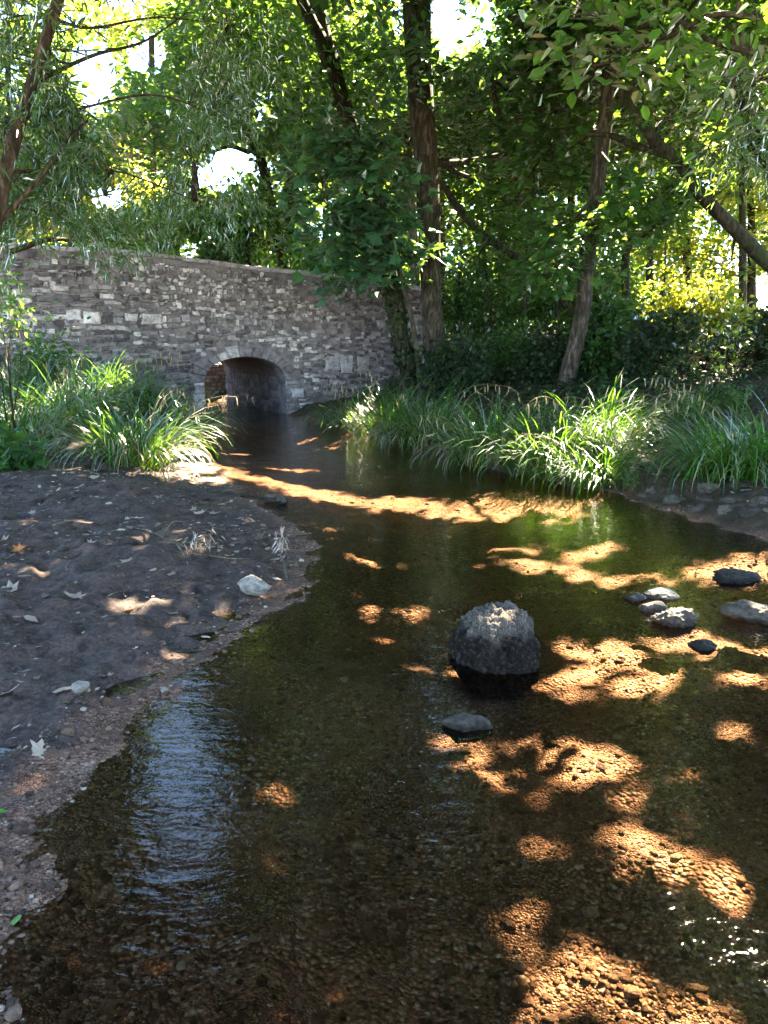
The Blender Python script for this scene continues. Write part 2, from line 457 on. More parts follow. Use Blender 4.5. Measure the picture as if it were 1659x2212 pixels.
def carve(P, r):
    """True for leaves that stay"""
    P = np.asarray(P, float)
    keep = np.ones(len(P), bool)
    j = vnoise(P[:, 0] * 1.7, P[:, 1] * 1.7, P[:, 2] * 1.7, 5)
    j2 = vnoise(P[:, 0] * 5, P[:, 1] * 5, P[:, 2] * 5, 8)
    u = r.random(len(P))
    k = P[:, 2] / SUN[2]
    for (cx, cyy, cz, rx, ry, o) in spot_w:
        h = (P[:, 2] - cz) / SUN[2]
        gx = P[:, 0] - SUN[0] * h; gy = P[:, 1] - SUN[1] * h
        q = ((gx - cx) / (rx + .03 + .006 * cyy)) ** 2 + ((gy - cyy) / (ry + .035 + .006 * cyy)) ** 2
        keep &= ~((q < 1 + .5 * j + .45 * j2) & (P[:, 2] - cz > 0.45) & (u < 1 - (1 - o) * .17))
    for (c, rad, o) in LIT3D:
        d = P - c
        t = d @ SUN
        q = (d * d).sum(1) - t * t
        keep &= ~((q < (rad * (1 + .35 * j)) ** 2) & (t > rad * 1.1) & (u < 1 - (1 - o) * .17))
    for gaps, mir in ((SKY_GAPS, False), (REFL_GAPS, True)):
        X, Y, D = proj(P, mir)
        for (gx, gy, rx, ry, o) in gaps:
            q = ((X - gx) / rx) ** 2 + ((Y - gy) / ry) ** 2
            f = np.clip((2.0 + .9 * j + .9 * j2 - q) / 1.0, 0, 1)
            keep &= ~((D > 0) & (u < o * f))
    X, Y, D = proj(P)
    for (gx, gy, rx, ry, o, yl) in THIN:
        q = ((X - gx) / rx) ** 2 + ((Y - gy) / ry) ** 2
        keep &= ~((D > 0) & (P[:, 1] < yl) & (q < 1.2 + .5 * j) & (u < o))
    return keep

# ---------------------------------------------------------------- helpers: shapes
def spline(pts, n):
    pts = np.asarray(pts, float)
    if len(pts) < 3:
        t = np.linspace(0, 1, n)[:, None]
        return pts[0] * (1 - t) + pts[-1] * t
    P = np.vstack([2 * pts[0] - pts[1], pts, 2 * pts[-1] - pts[-2]])
    out = []
    m = len(pts) - 1
    for s in np.linspace(0, m, n):
        i = min(int(s), m - 1); t = s - i
        a, b, c, d = P[i], P[i + 1], P[i + 2], P[i + 3]
        out.append(.5 * ((2 * b) + (-a + c) * t + (2 * a - 5 * b + 4 * c - d) * t * t + (-a + 3 * b - 3 * c + d) * t ** 3))
    return np.array(out)

def tube(path, rad, sides=10, rough=0.0, seed=0):
    path = np.asarray(path, float); n = len(path)
    rad = np.broadcast_to(np.asarray(rad, float), (n,))
    T = np.gradient(path, axis=0); T /= np.linalg.norm(T, axis=1)[:, None] + 1e-9
    a = np.cross(T[0], [0.3, 0.9, 0.1]); a /= np.linalg.norm(a)
    V = []
    ang = np.linspace(0, 2 * math.pi, sides, endpoint=False)
    for i in range(n):
        a = a - T[i] * (a @ T[i]); a /= np.linalg.norm(a)
        b = np.cross(T[i], a)
        rr = np.full(sides, rad[i])
        if rough:
            rr = rr * (1 + rough * vnoise(np.cos(ang) * 1.6 + seed, np.sin(ang) * 1.6, np.full(sides, i * .35), seed)
                       + rough * .5 * vnoise(np.cos(ang) * 4 + seed, np.sin(ang) * 4, np.full(sides, i * .9), seed + 3))
        V.append(path[i] + rr[:, None] * (np.cos(ang)[:, None] * a + np.sin(ang)[:, None] * b))
    V = np.concatenate(V)
    i0 = np.arange(n - 1)[:, None] * sides; j0 = np.arange(sides)[None]; j1 = (j0 + 1) % sides
    Q = np.stack([i0 + j0, i0 + j1, i0 + sides + j1, i0 + sides + j0], -1).reshape(-1, 4)
    V = np.vstack([V, path[-1] + T[-1] * rad[-1] * .6])
    tip = len(V) - 1
    k = (n - 1) * sides
    cap = np.stack([k + np.arange(sides), k + (np.arange(sides) + 1) % sides, np.full(sides, tip)], -1)
    return V, [Q, cap]

def twigs(A, B, r0, r1, sag=0.0, r=rng, rings=5):
    """many thin curved three-sided stems"""
    A = np.asarray(A, float); B = np.asarray(B, float); n = len(A)
    L = np.linalg.norm(B - A, axis=1)[:, None]
    mid = (A + B) / 2 + r.normal(0, .1, (n, 3)) * L + np.array([0, 0, 1]) * sag * L
    t = np.linspace(0, 1, rings)[:, None, None]
    Pth = (1 - t) ** 2 * A + 2 * t * (1 - t) * mid + t ** 2 * B          # rings,n,3
    d = B - A; d /= np.linalg.norm(d, axis=1)[:, None] + 1e-9
    u = np.cross(d, [.21, .13, .97]); u /= np.linalg.norm(u, axis=1)[:, None] + 1e-9
    v = np.cross(d, u)
    rad = r0 + (r1 - r0) * t
    V = np.stack([Pth + rad * (math.cos(k) * u + math.sin(k) * v) for k in (0, 2.094, 4.189)], 2)  # rings,n,3,3
    V = V.transpose(1, 0, 2, 3).reshape(-1, 3)
    base = (np.arange(n) * rings * 3)[:, None, None]
    i = (np.arange(rings - 1) * 3)[None, :, None]
    j = np.arange(3)[None, None]; j1 = (j + 1) % 3
    Q = np.stack([base + i + j, base + i + j1, base + i + 3 + j1, base + i + 3 + j], -1).reshape(-1, 4)
    return V, [Q]

# leaf outlines: x across, y from stem to tip, z up; triangles
def leaf_maple():
    pts = [(0, 0), (.16, .04), (.42, -.02), (.34, .2), (.56, .38), (.32, .46), (.3, .62), (.17, .66), (0, 1.0)]
    full = pts + [(-x, y) for x, y in pts[-2:0:-1]]
    V = [(0, .33, .06)] + [(x, y, -.12 * abs(x) - .05 * y) for x, y in full]
    n = len(full)
    return np.array(V, float), np.array([(0, 1 + i, 1 + (i + 1) % n) for i in range(n)])
def leaf_oval():
    V = [(0, 0, 0), (.27, .3, .05), (.25, .65, .04), (0, 1, -.06), (-.25, .65, .04), (-.27, .3, .05)]
    return np.array(V, float), np.array([(0, 1, 2), (0, 2, 3), (0, 3, 4), (0, 4, 5)])
def leaf_rhomb():
    V = [(0, 0, 0), (.3, .45, .05), (0, 1, -.05), (-.3, .45, .05)]
    return np.array(V, float), np.array([(0, 1, 2), (0, 2, 3)])
def leaf_lance():
    V = [(0, 0, 0), (.085, .35, .02), (0, 1, -.12), (-.085, .35, .02)]
    return np.array(V, float), np.array([(0, 1, 2), (0, 2, 3)])
LEAF = {'maple': leaf_maple(), 'oval': leaf_oval(), 'rhomb': leaf_rhomb(), 'lance': leaf_lance()}

def leaves(P, tip, nrm, size, kind, r=rng, var=None):
    LV, LF = LEAF[kind]
    n = len(P)
    tip = tip / (np.linalg.norm(tip, axis=1)[:, None] + 1e-9)
    nrm = nrm - tip * (nrm * tip).sum(1)[:, None]
    nrm /= np.linalg.norm(nrm, axis=1)[:, None] + 1e-9
    side = np.cross(tip, nrm)
    s = np.broadcast_to(np.asarray(size, float), (n,))[:, None, None]
    V = P[:, None] + s * (LV[None, :, 0:1] * side[:, None] + LV[None, :, 1:2] * tip[:, None] + LV[None, :, 2:3] * nrm[:, None])
    Fc = (LF[None] + (np.arange(n) * len(LV))[:, None, None]).reshape(-1, 3)
    if var is None: var = r.random(n)
    return V.reshape(-1, 3), Fc, np.repeat(var, len(LV))

def spray(centres, per, R0, size, kind, r, mode='flat', droop=.3, cvar=None, thick=.22):
    """leaf sprays round the cluster centres -> leaves mesh (carved)"""
    n = len(centres)
    c = np.repeat(np.arange(n), per)
    ang = r.random(n * per) * 2 * math.pi
    if mode == 'flat':
        rad = R0 * np.sqrt(r.random(n * per))
        tilt = r.normal(0, .22, (n, 2))
        dx, dy = np.cos(ang) * rad, np.sin(ang) * rad
        dz = dx * tilt[c, 0] + dy * tilt[c, 1] + r.normal(0, thick * R0, n * per) - .25 * rad ** 2 / R0
        off = np.stack([dx, dy, dz], 1)
        tipd = np.stack([np.cos(ang), np.sin(ang), -droop + r.normal(0, .25, n * per)], 1) + r.normal(0, .35, (n * per, 3))
        nr = np.array([0, 0, 1.0]) + r.normal(0, .38, (n * per, 3))
    elif mode == 'ball':
        off = r.normal(0, R0 * .55, (n * per, 3))
        tipd = off / R0 + r.normal(0, .5, (n * per, 3)) + np.array([0, 0, -droop])
        nr = np.array([0, 0, .8]) + r.normal(0, .6, (n * per, 3))
    else:   # strands: leaves hang along drooping stems
        t = r.random(n * per)
        az = r.random(n) * 2 * math.pi
        h = np.stack([np.cos(az), np.sin(az), np.zeros(n)], 1)[c]
        off = h * (t * R0)[:, None] + np.array([0, 0, -1.0]) * (R0 * (.2 * t + .75 * t * t))[:, None] + r.normal(0, .05, (n * per, 3))
        tipd = h * .6 + np.array([0, 0, -.7]) + r.normal(0, .5, (n * per, 3))
        nr = np.array([0, 0, .5]) + r.normal(0, .7, (n * per, 3))
    P = centres[c] + off
    k = carve(P, r)
    P, tipd, nr, c = P[k], tipd[k], nr[k], c[k]
    base = r.random(n) if cvar is None else cvar
    var = np.clip(.55 * base[c] + .45 * r.random(len(c)), 0, 1)
    return leaves(P, tipd, nr, size * r.uniform(.65, 1.2, len(P)), kind, r, var)

def blob_points(c, rad, n, r, shell=.55):
    d = r.normal(0, 1, (n, 3)); d /= np.linalg.norm(d, axis=1)[:, None]
    q = r.random(n) ** (1 / 3) * (1 - shell) + shell * r.random(n) ** .35
    P = c + d * q[:, None] * rad
    keep = vnoise(P[:, 0] * .9, P[:, 1] * .9, P[:, 2] * 1.1, 31) > -.45
    return P[keep]

def px_blob(px, py, y, rx, ry, rd):
    c = at(px, py, y)
    dep = (c - EYEV) @ FWD
    return c, np.array([rx / F * dep, rd, ry / F * dep])

def make_tree(name, label, group, trunk, depths, rpx, mat, blobs=(), leaf='oval', lmat='leaf_wood', size=.13, per=26, R0=.5, mode='flat', limbs=(), seed=1,
              clusters=None, extra=None, world=None, sides=12, cat='tree', limb_to_blob=True, ivy=None, rough=.1, rtop=None, twig_r=.008, fork=()):
    """trunk: [(px, py)] base first, depths: y at base and top; blobs: px_blob args + cluster count; limbs: [([(px,py)...], y0, y1, r0px, r1px)]"""
    r = np.random.default_rng(seed)
    if world is None:
        ys = np.linspace(depths[0], depths[1], len(trunk))
        pts = np.array([at(p[0], p[1], y) for p, y in zip(trunk, ys)])
    else:
        pts = np.asarray(world, float)
    # down to the ground
    g = ground_h(pts[0:1, 0], pts[0:1, 1])[0] - .15
    if pts[0, 2] > g + .05:
        pts = np.vstack([[pts[0, 0], pts[0, 1], g], pts])
    else:
        pts[0, 2] = g
    root = thing(name, label, cat, pts[0], group)
    path = spline(pts, max(14, 5 * len(pts)))
    dep = depths[0] if world is None else 1.0
    r0 = rpx / F * dep if world is None else rpx
    rt = r0 * .62 if rtop is None else (rtop / F * dep if world is None else rtop)
    s = np.linspace(0, 1, len(path))
    rad = r0 * (1 - s) + rt * s + r0 * .55 * np.exp(-np.arange(len(path)) / 1.3)
    V, Fs = tube(path, rad, sides, rough, seed)
    mk('trunk', V, Fs, mat, root)
    hang = [path[len(path) // 3:]]
    for (lp, y0, y1, a, b) in limbs:
        ys = np.linspace(y0, y1, len(lp))
        lpth = spline([at(p[0], p[1], y) for p, y in zip(lp, ys)], 5 * len(lp))
        V, Fs = tube(lpth, np.linspace(a, b, len(lpth)) / F * y0, 8, rough, seed + 5)
        mk('branch', V, Fs, mat, root)
        hang.append(lpth)
    hp = np.concatenate(hang)
    ctr = []
    for bl in blobs:
        c, rd = px_blob(*bl[:6])
        if limb_to_blob:
            q = hp[np.argmin(((hp - c) ** 2).sum(1) + 2.0 * np.maximum(0, hp[:, 2] - c[2] - .2))]
            if np.linalg.norm(c - q) > .8:
                mid = (q + c) / 2 + r.normal(0, .15, 3) + np.array([0, 0, .12])
                lpth = spline([q, mid, c], 12)
                V, Fs = tube(lpth, np.linspace(min(.055, r0 * .45), .015, 12), 6, .1, seed)
                mk('branch', V, Fs, mat, root)
                hp = np.vstack([hp, lpth[3:]])
        ctr.append(blob_points(c, rd, bl[6], r, bl[7] if len(bl) > 7 else .5))
    if extra is not None and len(extra):
        V, Fc, var = spray(extra, 24, .6, .21, 'oval', r, 'flat')
        mk('shade_crown', V, Fc, M[lmat], root, var=var, smooth=False)  # leaves mostly out of view, added along the sun's rays to block them
        ctr.append(extra[::12])
    if ctr:
        ctr = np.concatenate(ctr)
        ctr = ctr[ctr[:, 2] > ground_h(ctr[:, 0], ctr[:, 1]) + .25]
        kc = carve(ctr, r)
        tc = ctr[kc]
        D = ((tc[:, None] - hp[None, ::2]) ** 2).sum(2) + 1.5 * np.maximum(0, hp[None, ::2, 2] - tc[:, None, 2])
        near = hp[::2][D.argmin(1)]
        ln = np.linalg.norm(tc - near, axis=1)
        A = tc + (near - tc) * np.minimum(1, 1.8 / (ln + 1e-6))[:, None]
        Vt, Ft = twigs(A, tc, twig_r, twig_r * .4, .06, r)
        V, Fc, var = spray(ctr, per, R0, size, leaf, r, mode)
        mk('crown', np.vstack([V, Vt]), [Fc, Ft[0] + len(V)], M[lmat], root, var=np.r_[var, np.zeros(len(Vt))], smooth=False, mat2=M['twig'], n2=len(Ft[0]))
    if ivy is not None:
        a, b, cnt, thick = ivy
        i0, i1 = int(a * (len(path) - 1)), int(b * (len(path) - 1))
        k = r.integers(i0, max(i1, i0 + 1), cnt)
        P = path[k] + r.normal(0, 1, (cnt, 3)) * np.array([1, 1, .3]) * (rad[k] * thick)[:, None]
        P[:, 2] += r.uniform(-.25, .25, cnt)
        out = P - path[k]; out[:, 2] = 0
        out /= np.linalg.norm(out, axis=1)[:, None] + 1e-6
        P = path[k] + out * (rad[k] * r.uniform(.95, thick, cnt))[:, None] + np.stack([0 * P[:, 0], 0 * P[:, 0], P[:, 2] - path[k][:, 2]], 1)
        V, Fc, var = leaves(P, np.array([0, 0, -.8]) + r.normal(0, .4, (cnt, 3)), out + r.normal(0, .3, (cnt, 3)), r.uniform(.06, .12, cnt), 'maple', r)
        mk('ivy', V, Fc, M['ivy'], root, var=var, smooth=False)
    return root

# ---------------------------------------------------------------- bridge frame and the stream's outline
BO = np.array([-2.15, 17.0]); BT = np.array([.868, .496]); BN = np.array([.496, -.868]); BD = -BN
def bxy(t, d):      # t along the face (0 at the arch's right jamb, to the right positive), d into the bridge
    return BO + BT * t + BD * d
BRIDGE_W = 4.0
LEFT = [(440,925),(425,975),(470,1015),(530,1078),(600,1115),(668,1170),(672,1235),(610,1305),(500,1392),(400,1452),(310,1530),(215,1612),(140,1700),(85,1800),(50,1900),(25,2010),(5,2110),(-10,2212)]
RIGHT = [(628,900),(710,912),(800,936),(960,975),(1010,1003),(1150,1032),(1230,1045),(1330,1065),(1400,1088),(1500,1122),(1600,1147),(1659,1165)]
poly = [bxy(-1.85, 16), bxy(-1.85, 4.2), bxy(-1.85, -.1)] + [on_z(*p)[:2] for p in LEFT] + [(-1.9, .6), (-2.6, -1.5), (-3.0, -5), (9, -5), (7.5, 3), (5.2, 5.3)]
poly += [on_z(*p)[:2] for p in RIGHT[::-1]] + [bxy(.05, -.05), bxy(.05, 4.2), bxy(.05, 16)]
poly = np.array(poly)

def shore_dist(x, y):
    """distance to the water's edge, positive on land; and which side of the stream (left True)"""
    x = np.asarray(x, float); y = np.asarray(y, float)
    d2 = np.full(x.shape, 1e9); inside = np.zeros(x.shape, bool)
    n = len(poly)
    for i in range(n):
        ax, ay = poly[i]; bx, by = poly[(i + 1) % n]
        ex, ey = bx - ax, by - ay
        t = np.clip(((x - ax) * ex + (y - ay) * ey) / (ex * ex + ey * ey + 1e-12), 0, 1)
        d2 = np.minimum(d2, (x - ax - t * ex) ** 2 + (y - ay - t * ey) ** 2)
        cross = ((ay > y) != (by > y)) & (x < (bx - ax) * (y - ay) / (by - ay + 1e-12) + ax)
        inside ^= cross
    d = np.sqrt(d2)
    return np.where(inside, -d, d)

_sy = np.array([0, 2, 4, 5, 6, 7, 8.5, 10, 12, 14, 16, 17, 21, 30, 60]); 
_sx = np.array([0.5, .2, .3, .3, .6, .9, .7, .4, -.6, -1.6, -2.4, -3.2, -5.2, -9.7, -9.7])
def is_left(x, y):
    return x < np.interp(y, _sy, _sx)

def ground_fields(x, y):
    d = shore_dist(x, y)
    d = d + .05 * fbm(x * 2.2, y * 2.2, oct=3, seed=3) * sstep(0, .4, np.abs(d) + .15)
    lf = is_left(x, y)
    land = np.maximum(d, 0)
    hl = .10 * sstep(0, 1.2, land) + .045 * land + .32 * sstep(2.2, 4.5, land) * sstep(7.0, 11, y) + .35 * sstep(3, 7, land) + .42 * sstep(.25, 1.6, land) * sstep(9.6, 12.6, y)
    hr = .16 * sstep(0, .5, land) + .10 * land + .25 * sstep(1.5, 4, land) + .25 * sstep(4, 8, land)
    h = np.where(lf, hl, np.minimum(hr, 1.5))
    h = np.minimum(h, 1.6)
    h = np.where(d < 0, -.17 * sstep(0, 1.4, -d) - .03 * sstep(0, .25, -d), h)
    mudw = np.where(lf, 1 - sstep(3.2, 4.6, land + .5 * fbm(x, y, oct=2, seed=9)), 0) * (1 - sstep(9.6, 10.8, y + .5 * fbm(x * 1.5, y * 1.5, oct=2, seed=4)))
    rough = .03 * fbm(x * 2.6, y * 2.6, oct=3, seed=11) + .024 * fbm(x * 8, y * 8, oct=3, seed=12)
    prints = -.035 * sstep(.25, .6, fbm(x * 3.3, y * 3.3, oct=2, seed=14))     # trodden hollows
    bedr = .018 * fbm(x * 6, y * 6, oct=4, seed=21)
    rel = sstep(.03, .35, d)
    h = h + rel * (rough + prints * mudw) + (1 - rel) * bedr * sstep(.02, .25, -d + .1)
    # a bed mound or two that nearly breaks the surface
    bed = 1 - sstep(-.06, .16, d + .07 * fbm(x * 5, y * 5, oct=3, seed=8))
    near_gravel = np.where(lf, (1 - sstep(.02, .26, land + .12 * fbm(x * 7, y * 7, oct=3, seed=2))) * (1 - sstep(5.2, 6.8, y)), 0) * .85
    far = sstep(20, 34, y)
    h = h + far * .6 * (d > 0)
    return h, np.maximum(bed, near_gravel), mudw, d, lf

def ground_h(x, y):
    return ground_fields(np.asarray(x, float), np.asarray(y, float))[0]

def hit(px, py):
    """where the line of sight meets the ground or the water"""
    d = ray(px, py)
    t = np.r_[np.linspace(1.5, 12, 500), np.linspace(12.03, 40, 500)] / d[1]
    P = EYEV + d * t[:, None]
    u = P[:, 2] - np.maximum(ground_h(P[:, 0], P[:, 1]), 0)
    k = int(np.argmax(u <= 0)) if (u <= 0).any() else len(t) - 1
    c = P[k].copy(); c[2] = ground_h(c[0:1], c[1:2])[0]
    return c

# ---------------------------------------------------------------- ground sheet (stream bed, mud bank, woodland floor) and water
def grade(lo, hi, c0, c1, fine, grow):
    a = list(np.arange(c0, c1, fine))
    s = fine; v = c1
    while v < hi:
        a.append(v); s *= grow; v += s
    a.append(hi)
    s = fine; v = c0; b = []
    while v > lo:
        s *= grow; v -= s; b.append(v)
    b.append(lo)
    return np.array(sorted(set(b)) + a) if False else np.array(sorted(set(b + a)))

gxs = grade(-90, 90, -4.6, 4.6, .028, 1.045)
gys = grade(-8, 160, .9, 8.2, .026, 1.03)
GX, GY = np.meshgrid(gxs, gys)
H, BEDW, MUDW, SD, LFT = ground_fields(GX.ravel(), GY.ravel())
GV = np.stack([GX.ravel(), GY.ravel(), H], 1)
nx, ny = len(gxs), len(gys)
i0 = (np.arange(ny - 1)[:, None] * nx + np.arange(nx - 1)[None]).ravel()
GQ = np.stack([i0, i0 + 1, i0 + nx + 1, i0 + nx], 1)
fd = SD[GQ].mean(1); fm = MUDW[GQ].mean(1)
zone = np.where(fd < 0.0, 0, np.where(fm > .5, 1, 2))
for k, (nm, lab, cat) in enumerate((('stream_bed', 'brown gravel bed of the shallow stream under clear water', 'stream bed'),
                                    ('mud_bank', 'dark trodden mud bank curving along the left of the stream', 'mud bank'),
                                    ('ground', 'woodland soil of both banks around the bridge and trees', 'ground'))):
    q = GQ[zone == k]
    ids, inv = np.unique(q, return_inverse=True)
    o = mk(nm, GV[ids], inv.reshape(-1, 4), M['ground'], attrs={'bed': BEDW[ids], 'mud': MUDW[ids]})
    tag(o, lab, cat, kind='structure')
wx = np.linspace(-12, 12, 60); wy = np.linspace(-6, 34, 100)
WX, WY = np.meshgrid(wx, wy)
i0 = (np.arange(99)[:, None] * 60 + np.arange(59)[None]).ravel()
o = mk('water', np.stack([WX.ravel(), WY.ravel(), np.zeros(6000)], 1), np.stack([i0, i0 + 1, i0 + 61, i0 + 60], 1), M['water'])
tag(o, 'clear shallow stream water flowing from the arch towards the viewer', 'water', kind='structure')

# ---------------------------------------------------------------- bridge
def w3(t, d, z):
    q = BO[None] + np.outer(np.atleast_1d(t), BT) + np.outer(np.atleast_1d(d), BD)
    return np.column_stack([q, np.broadcast_to(z, (len(q),))])

_tops = []
for (px, py) in ((110, 531), (260, 537), (400, 555), (560, 575), (700, 592), (850, 611)):
    d = ray(px, py)
    A = np.array([[d[0], -BT[0]], [d[1], -BT[1]]])
    s, t = np.linalg.solve(A, BO)
    _tops.append((t, EYE + s * d[2]))
_tops = np.array(_tops)
def top_z(t):
    return np.interp(t, np.r_[-9.5, _tops[:, 0], 4.5], np.r_[_tops[0, 1] + .02, _tops[:, 1], _tops[-1, 1] - .15])
AC, AH, AS, ACR = -.9, .9, .74, 1.25      # arch centre, half span, springing, crown
def arch_z(t, grow=0.0):
    u = np.clip(np.abs(t - AC) / (AH + grow), 0, 1)
    return AS + (ACR - AS + grow) * np.sqrt(np.maximum(0, 1 - u ** 2.2))

bridge = thing('stone_bridge', 'old rubble stone bridge with one low arch over the stream', 'bridge', w3(AC, 0, 0)[0])
r = np.random.default_rng(3)
T0, T1 = -9.0, 3.6
# wall: mortar slab with the arch cut out, front, soffit edge, top and back faces
ts = np.unique(np.r_[np.linspace(T0, AC - AH, 40), np.linspace(AC - AH, AC + AH, 41), np.linspace(AC + AH, T1, 30)])
def slab(d0, d1):
    V, Q = [], []
    for i in range(len(ts) - 1):
        a, b = ts[i], ts[i + 1]
        mid = (a + b) / 2
        inside = abs(mid - AC) < AH
        za, zb = (arch_z(a), arch_z(b)) if inside else (-.5, -.5)
        ta, tb = top_z(a) - .08, top_z(b) - .08
        n = len(V)
        for (t, d, z) in ((a, d0, za), (b, d0, zb), (b, d0, tb), (a, d0, ta), (a, d1, za), (b, d1, zb), (b, d1, tb), (a, d1, ta)):
            V.append(w3(t, d, z)[0])
        Q += [(n, n + 1, n + 2, n + 3), (n + 5, n + 4, n + 7, n + 6), (n + 3, n + 2, n + 6, n + 7)]
        if inside: Q.append((n + 4, n + 5, n + 1, n))
    for t, s in ((AC - AH, 1), (AC + AH, -1)):
        n = len(V)
        for (d, z) in ((d0, -.5), (d1, -.5), (d1, AS), (d0, AS)): V.append(w3(t, d, z)[0])
        Q.append((n, n + 1, n + 2, n + 3))
    n = len(V)
    for (d, z) in ((d0, -.5), (d1, -.5), (d1, top_z(T1) - .08), (d0, top_z(T1) - .08)): V.append(w3(T1, d, z)[0])
    Q.append((n, n + 1, n + 2, n + 3))
    return np.array(V), np.array(Q)
V, Q = slab(0, .4)
front = mk('spandrel_wall', V, Q, M['mortar'], bridge, smooth=False)

def stone_block(t0, t1, z0, z1, d, out, r, jit=.012, lean=0.0):
    """an uneven dressed stone standing proud of the mortar"""
    c = np.array([(t0, z0), ((t0 + t1) / 2, z0), (t1, z0), (t1, (z0 + z1) / 2), (t1, z1), ((t0 + t1) / 2, z1), (t0, z1), (t0, (z0 + z1) / 2)])
    c += r.normal(0, jit, c.shape) * np.array([1.3, .7])
    mid = c.mean(0)
    inn = mid + (c - mid) * .82
    o = out * r.uniform(.75, 1.2, 8)
    Vb = w3(c[:, 0], np.full(8, d + .02), c[:, 1] + lean * c[:, 0])
    Vm = w3(c[:, 0], d - o * .55, c[:, 1] + lean * c[:, 0])
    Vf = w3(inn[:, 0], d - o, inn[:, 1] + lean * inn[:, 0])
    Vc = w3(mid[0], d - out * r.uniform(.9, 1.3), mid[1] + lean * mid[0])
    V = np.vstack([Vb, Vm, Vf, Vc])
    i = np.arange(8); j = (i + 1) % 8
    Q = np.vstack([np.stack([i, j, j + 8, i + 8], 1), np.stack([i + 8, j + 8, j + 16, i + 16], 1)])
    Tt = np.stack([i + 16, j + 16, np.full(8, 24)], 1)
    return V, [Q, Tt]

parts = []
z = -.25
while z < 3.5:
    hrow = r.choice([.045, .06, .08, .10, .13], p=[.2, .3, .25, .15, .1])
    t = T0 + r.uniform(0, .2)
    while t < T1 - .1:
        rubble = (z > 2.1 and t > -4.2) or r.random() < .3
        L = r.uniform(.05, .13) if rubble else r.uniform(.08, .24)
        if -8.5 < t < -3.6 and .9 < z < 2.5 and r.random() < .3: L = r.uniform(.25, .45)
        tm = t + L / 2
        wob = .045 * math.sin(t * 1.1 + z * 2) + .03 * math.sin(t * 3.3 + z) + r.normal(0, .016)
        z0, z1 = z + wob + .008, z + hrow + wob - .008
        zt = top_z(tm) - .1
        ring = abs(tm - AC) < AH + .3 and z0 < arch_z(np.array([tm]), .27)[0] and z1 > -1
        jamb = abs(tm - AC) < AH + .3 and z0 < AS + .1
        if z1 < zt and not (abs(t - .78) < .25 and abs(z - .2) < .1) and not ring and not jamb and r.random() > .13:
            pale = fbm(np.array([t * .5]), np.array([z * .9]), oct=2, seed=6)[0]
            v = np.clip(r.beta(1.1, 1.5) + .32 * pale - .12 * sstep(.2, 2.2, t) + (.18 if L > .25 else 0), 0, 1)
            Vs, Fs = stone_block(t + .006, t + L - .006, z0, z1, 0, r.uniform(.012, .05) + (.015 if r.random() < .15 else 0), r, .011)
            parts.append((Vs, Fs, np.full(len(Vs), v)))
        t += L
    z += hrow
# a few big ashlar blocks like the repaired ones
for (px, py, wpx, hpx, v) in ((560+0, 0, 0, 0, 0),):
    pass
for (t0, t1, z0, z1, v) in ((.98, 1.32, .92, 1.30, .55), (1.34, 1.66, .86, 1.24, .6), (1.75, 2.05, .9, 1.22, .5), (.12, .42, .36, .56, .75), (-6.3, -5.9, 1.95, 2.2, .8), (-5.85, -5.6, 1.9, 2.12, .8), (-5.5, -5.25, 1.9, 2.1, .85), (-6.4, -5.95, 1.55, 1.85, .7),
                            (-4.35, -4.1, 1.95, 2.15, .9), (-4.05, -3.75, 1.9, 2.12, .95), (-3.3, -3.05, 1.95, 2.1, .8), (-3.0, -2.6, 1.9, 2.1, .75)):
    Vs, Fs = stone_block(t0, t1, z0, z1, -.012, .05, r, .01)
    parts.append((Vs, Fs, np.full(len(Vs), v)))
V, Fs, var = join(parts)
mk('rubble_facing', V, Fs, M['masonry'], bridge, var=var, smooth=False)

# ring of long arch stones and the jambs
parts = []
def ring_pt(a, g):
    # a from 0 (right springing) to pi (left)
    t = AC + (AH + g) * math.cos(a); zz = AS + (ACR - AS + g) * math.sin(a) ** .9
    return t, zz
ang = np.r_[0, np.sort(np.linspace(.0, math.pi, 14)[1:-1] + r.normal(0, .03, 12)), math.pi]
for i in range(13):
    a0, a1 = ang[i] + .006, ang[i + 1] - .006
    g = r.uniform(.15, .34)
    prof = [ring_pt(a0, .0), ring_pt((a0 + a1) / 2, 0), ring_pt(a1, 0), ring_pt(a1, g), ring_pt((a0 + a1) / 2, g), ring_pt(a0, g)]
    c = np.array(prof); m = c.mean(0); inn = m + (c - m) * .9
    o = r.uniform(.02, .04)
    Vv = np.vstack([w3(c[:, 0], np.full(6, .38), c[:, 1]), w3(c[:, 0], np.full(6, -o * .5), c[:, 1]), w3(inn[:, 0], np.full(6, -o), inn[:, 1])])
    k = np.arange(6); j = (k + 1) % 6
    Q = np.vstack([np.stack([k, j, j + 6, k + 6], 1), np.stack([k + 6, j + 6, j + 12, k + 12], 1), [(12, 13, 16, 17), (13, 14, 15, 16)]])
    v = .15 + .25 * r.random() + (.4 if 7 <= i <= 8 else 0)
    parts.append((Vv, [Q], np.full(18, v)))
for side in (-1, 1):
    zz = -.3
    while zz < AS - .05:
        h = min(r.uniform(.14, .26), AS - zz)
        L = r.uniform(.2, .34)
        e = AC + side * AH
        t0, t1 = (e, e + L) if side > 0 else (e - L, e)
        Vs, Fs = stone_block(t0, t1, zz + .006, zz + h - .006, 0, .035, r, .006)
        parts.append((Vs, Fs, np.full(len(Vs), r.uniform(.2, .6) + (.25 if side < 0 else 0))))
        zz += h
V, Fs, var = join(parts)
mk('arch_ring', V, Fs, M['masonry'], bridge, var=var, smooth=False)

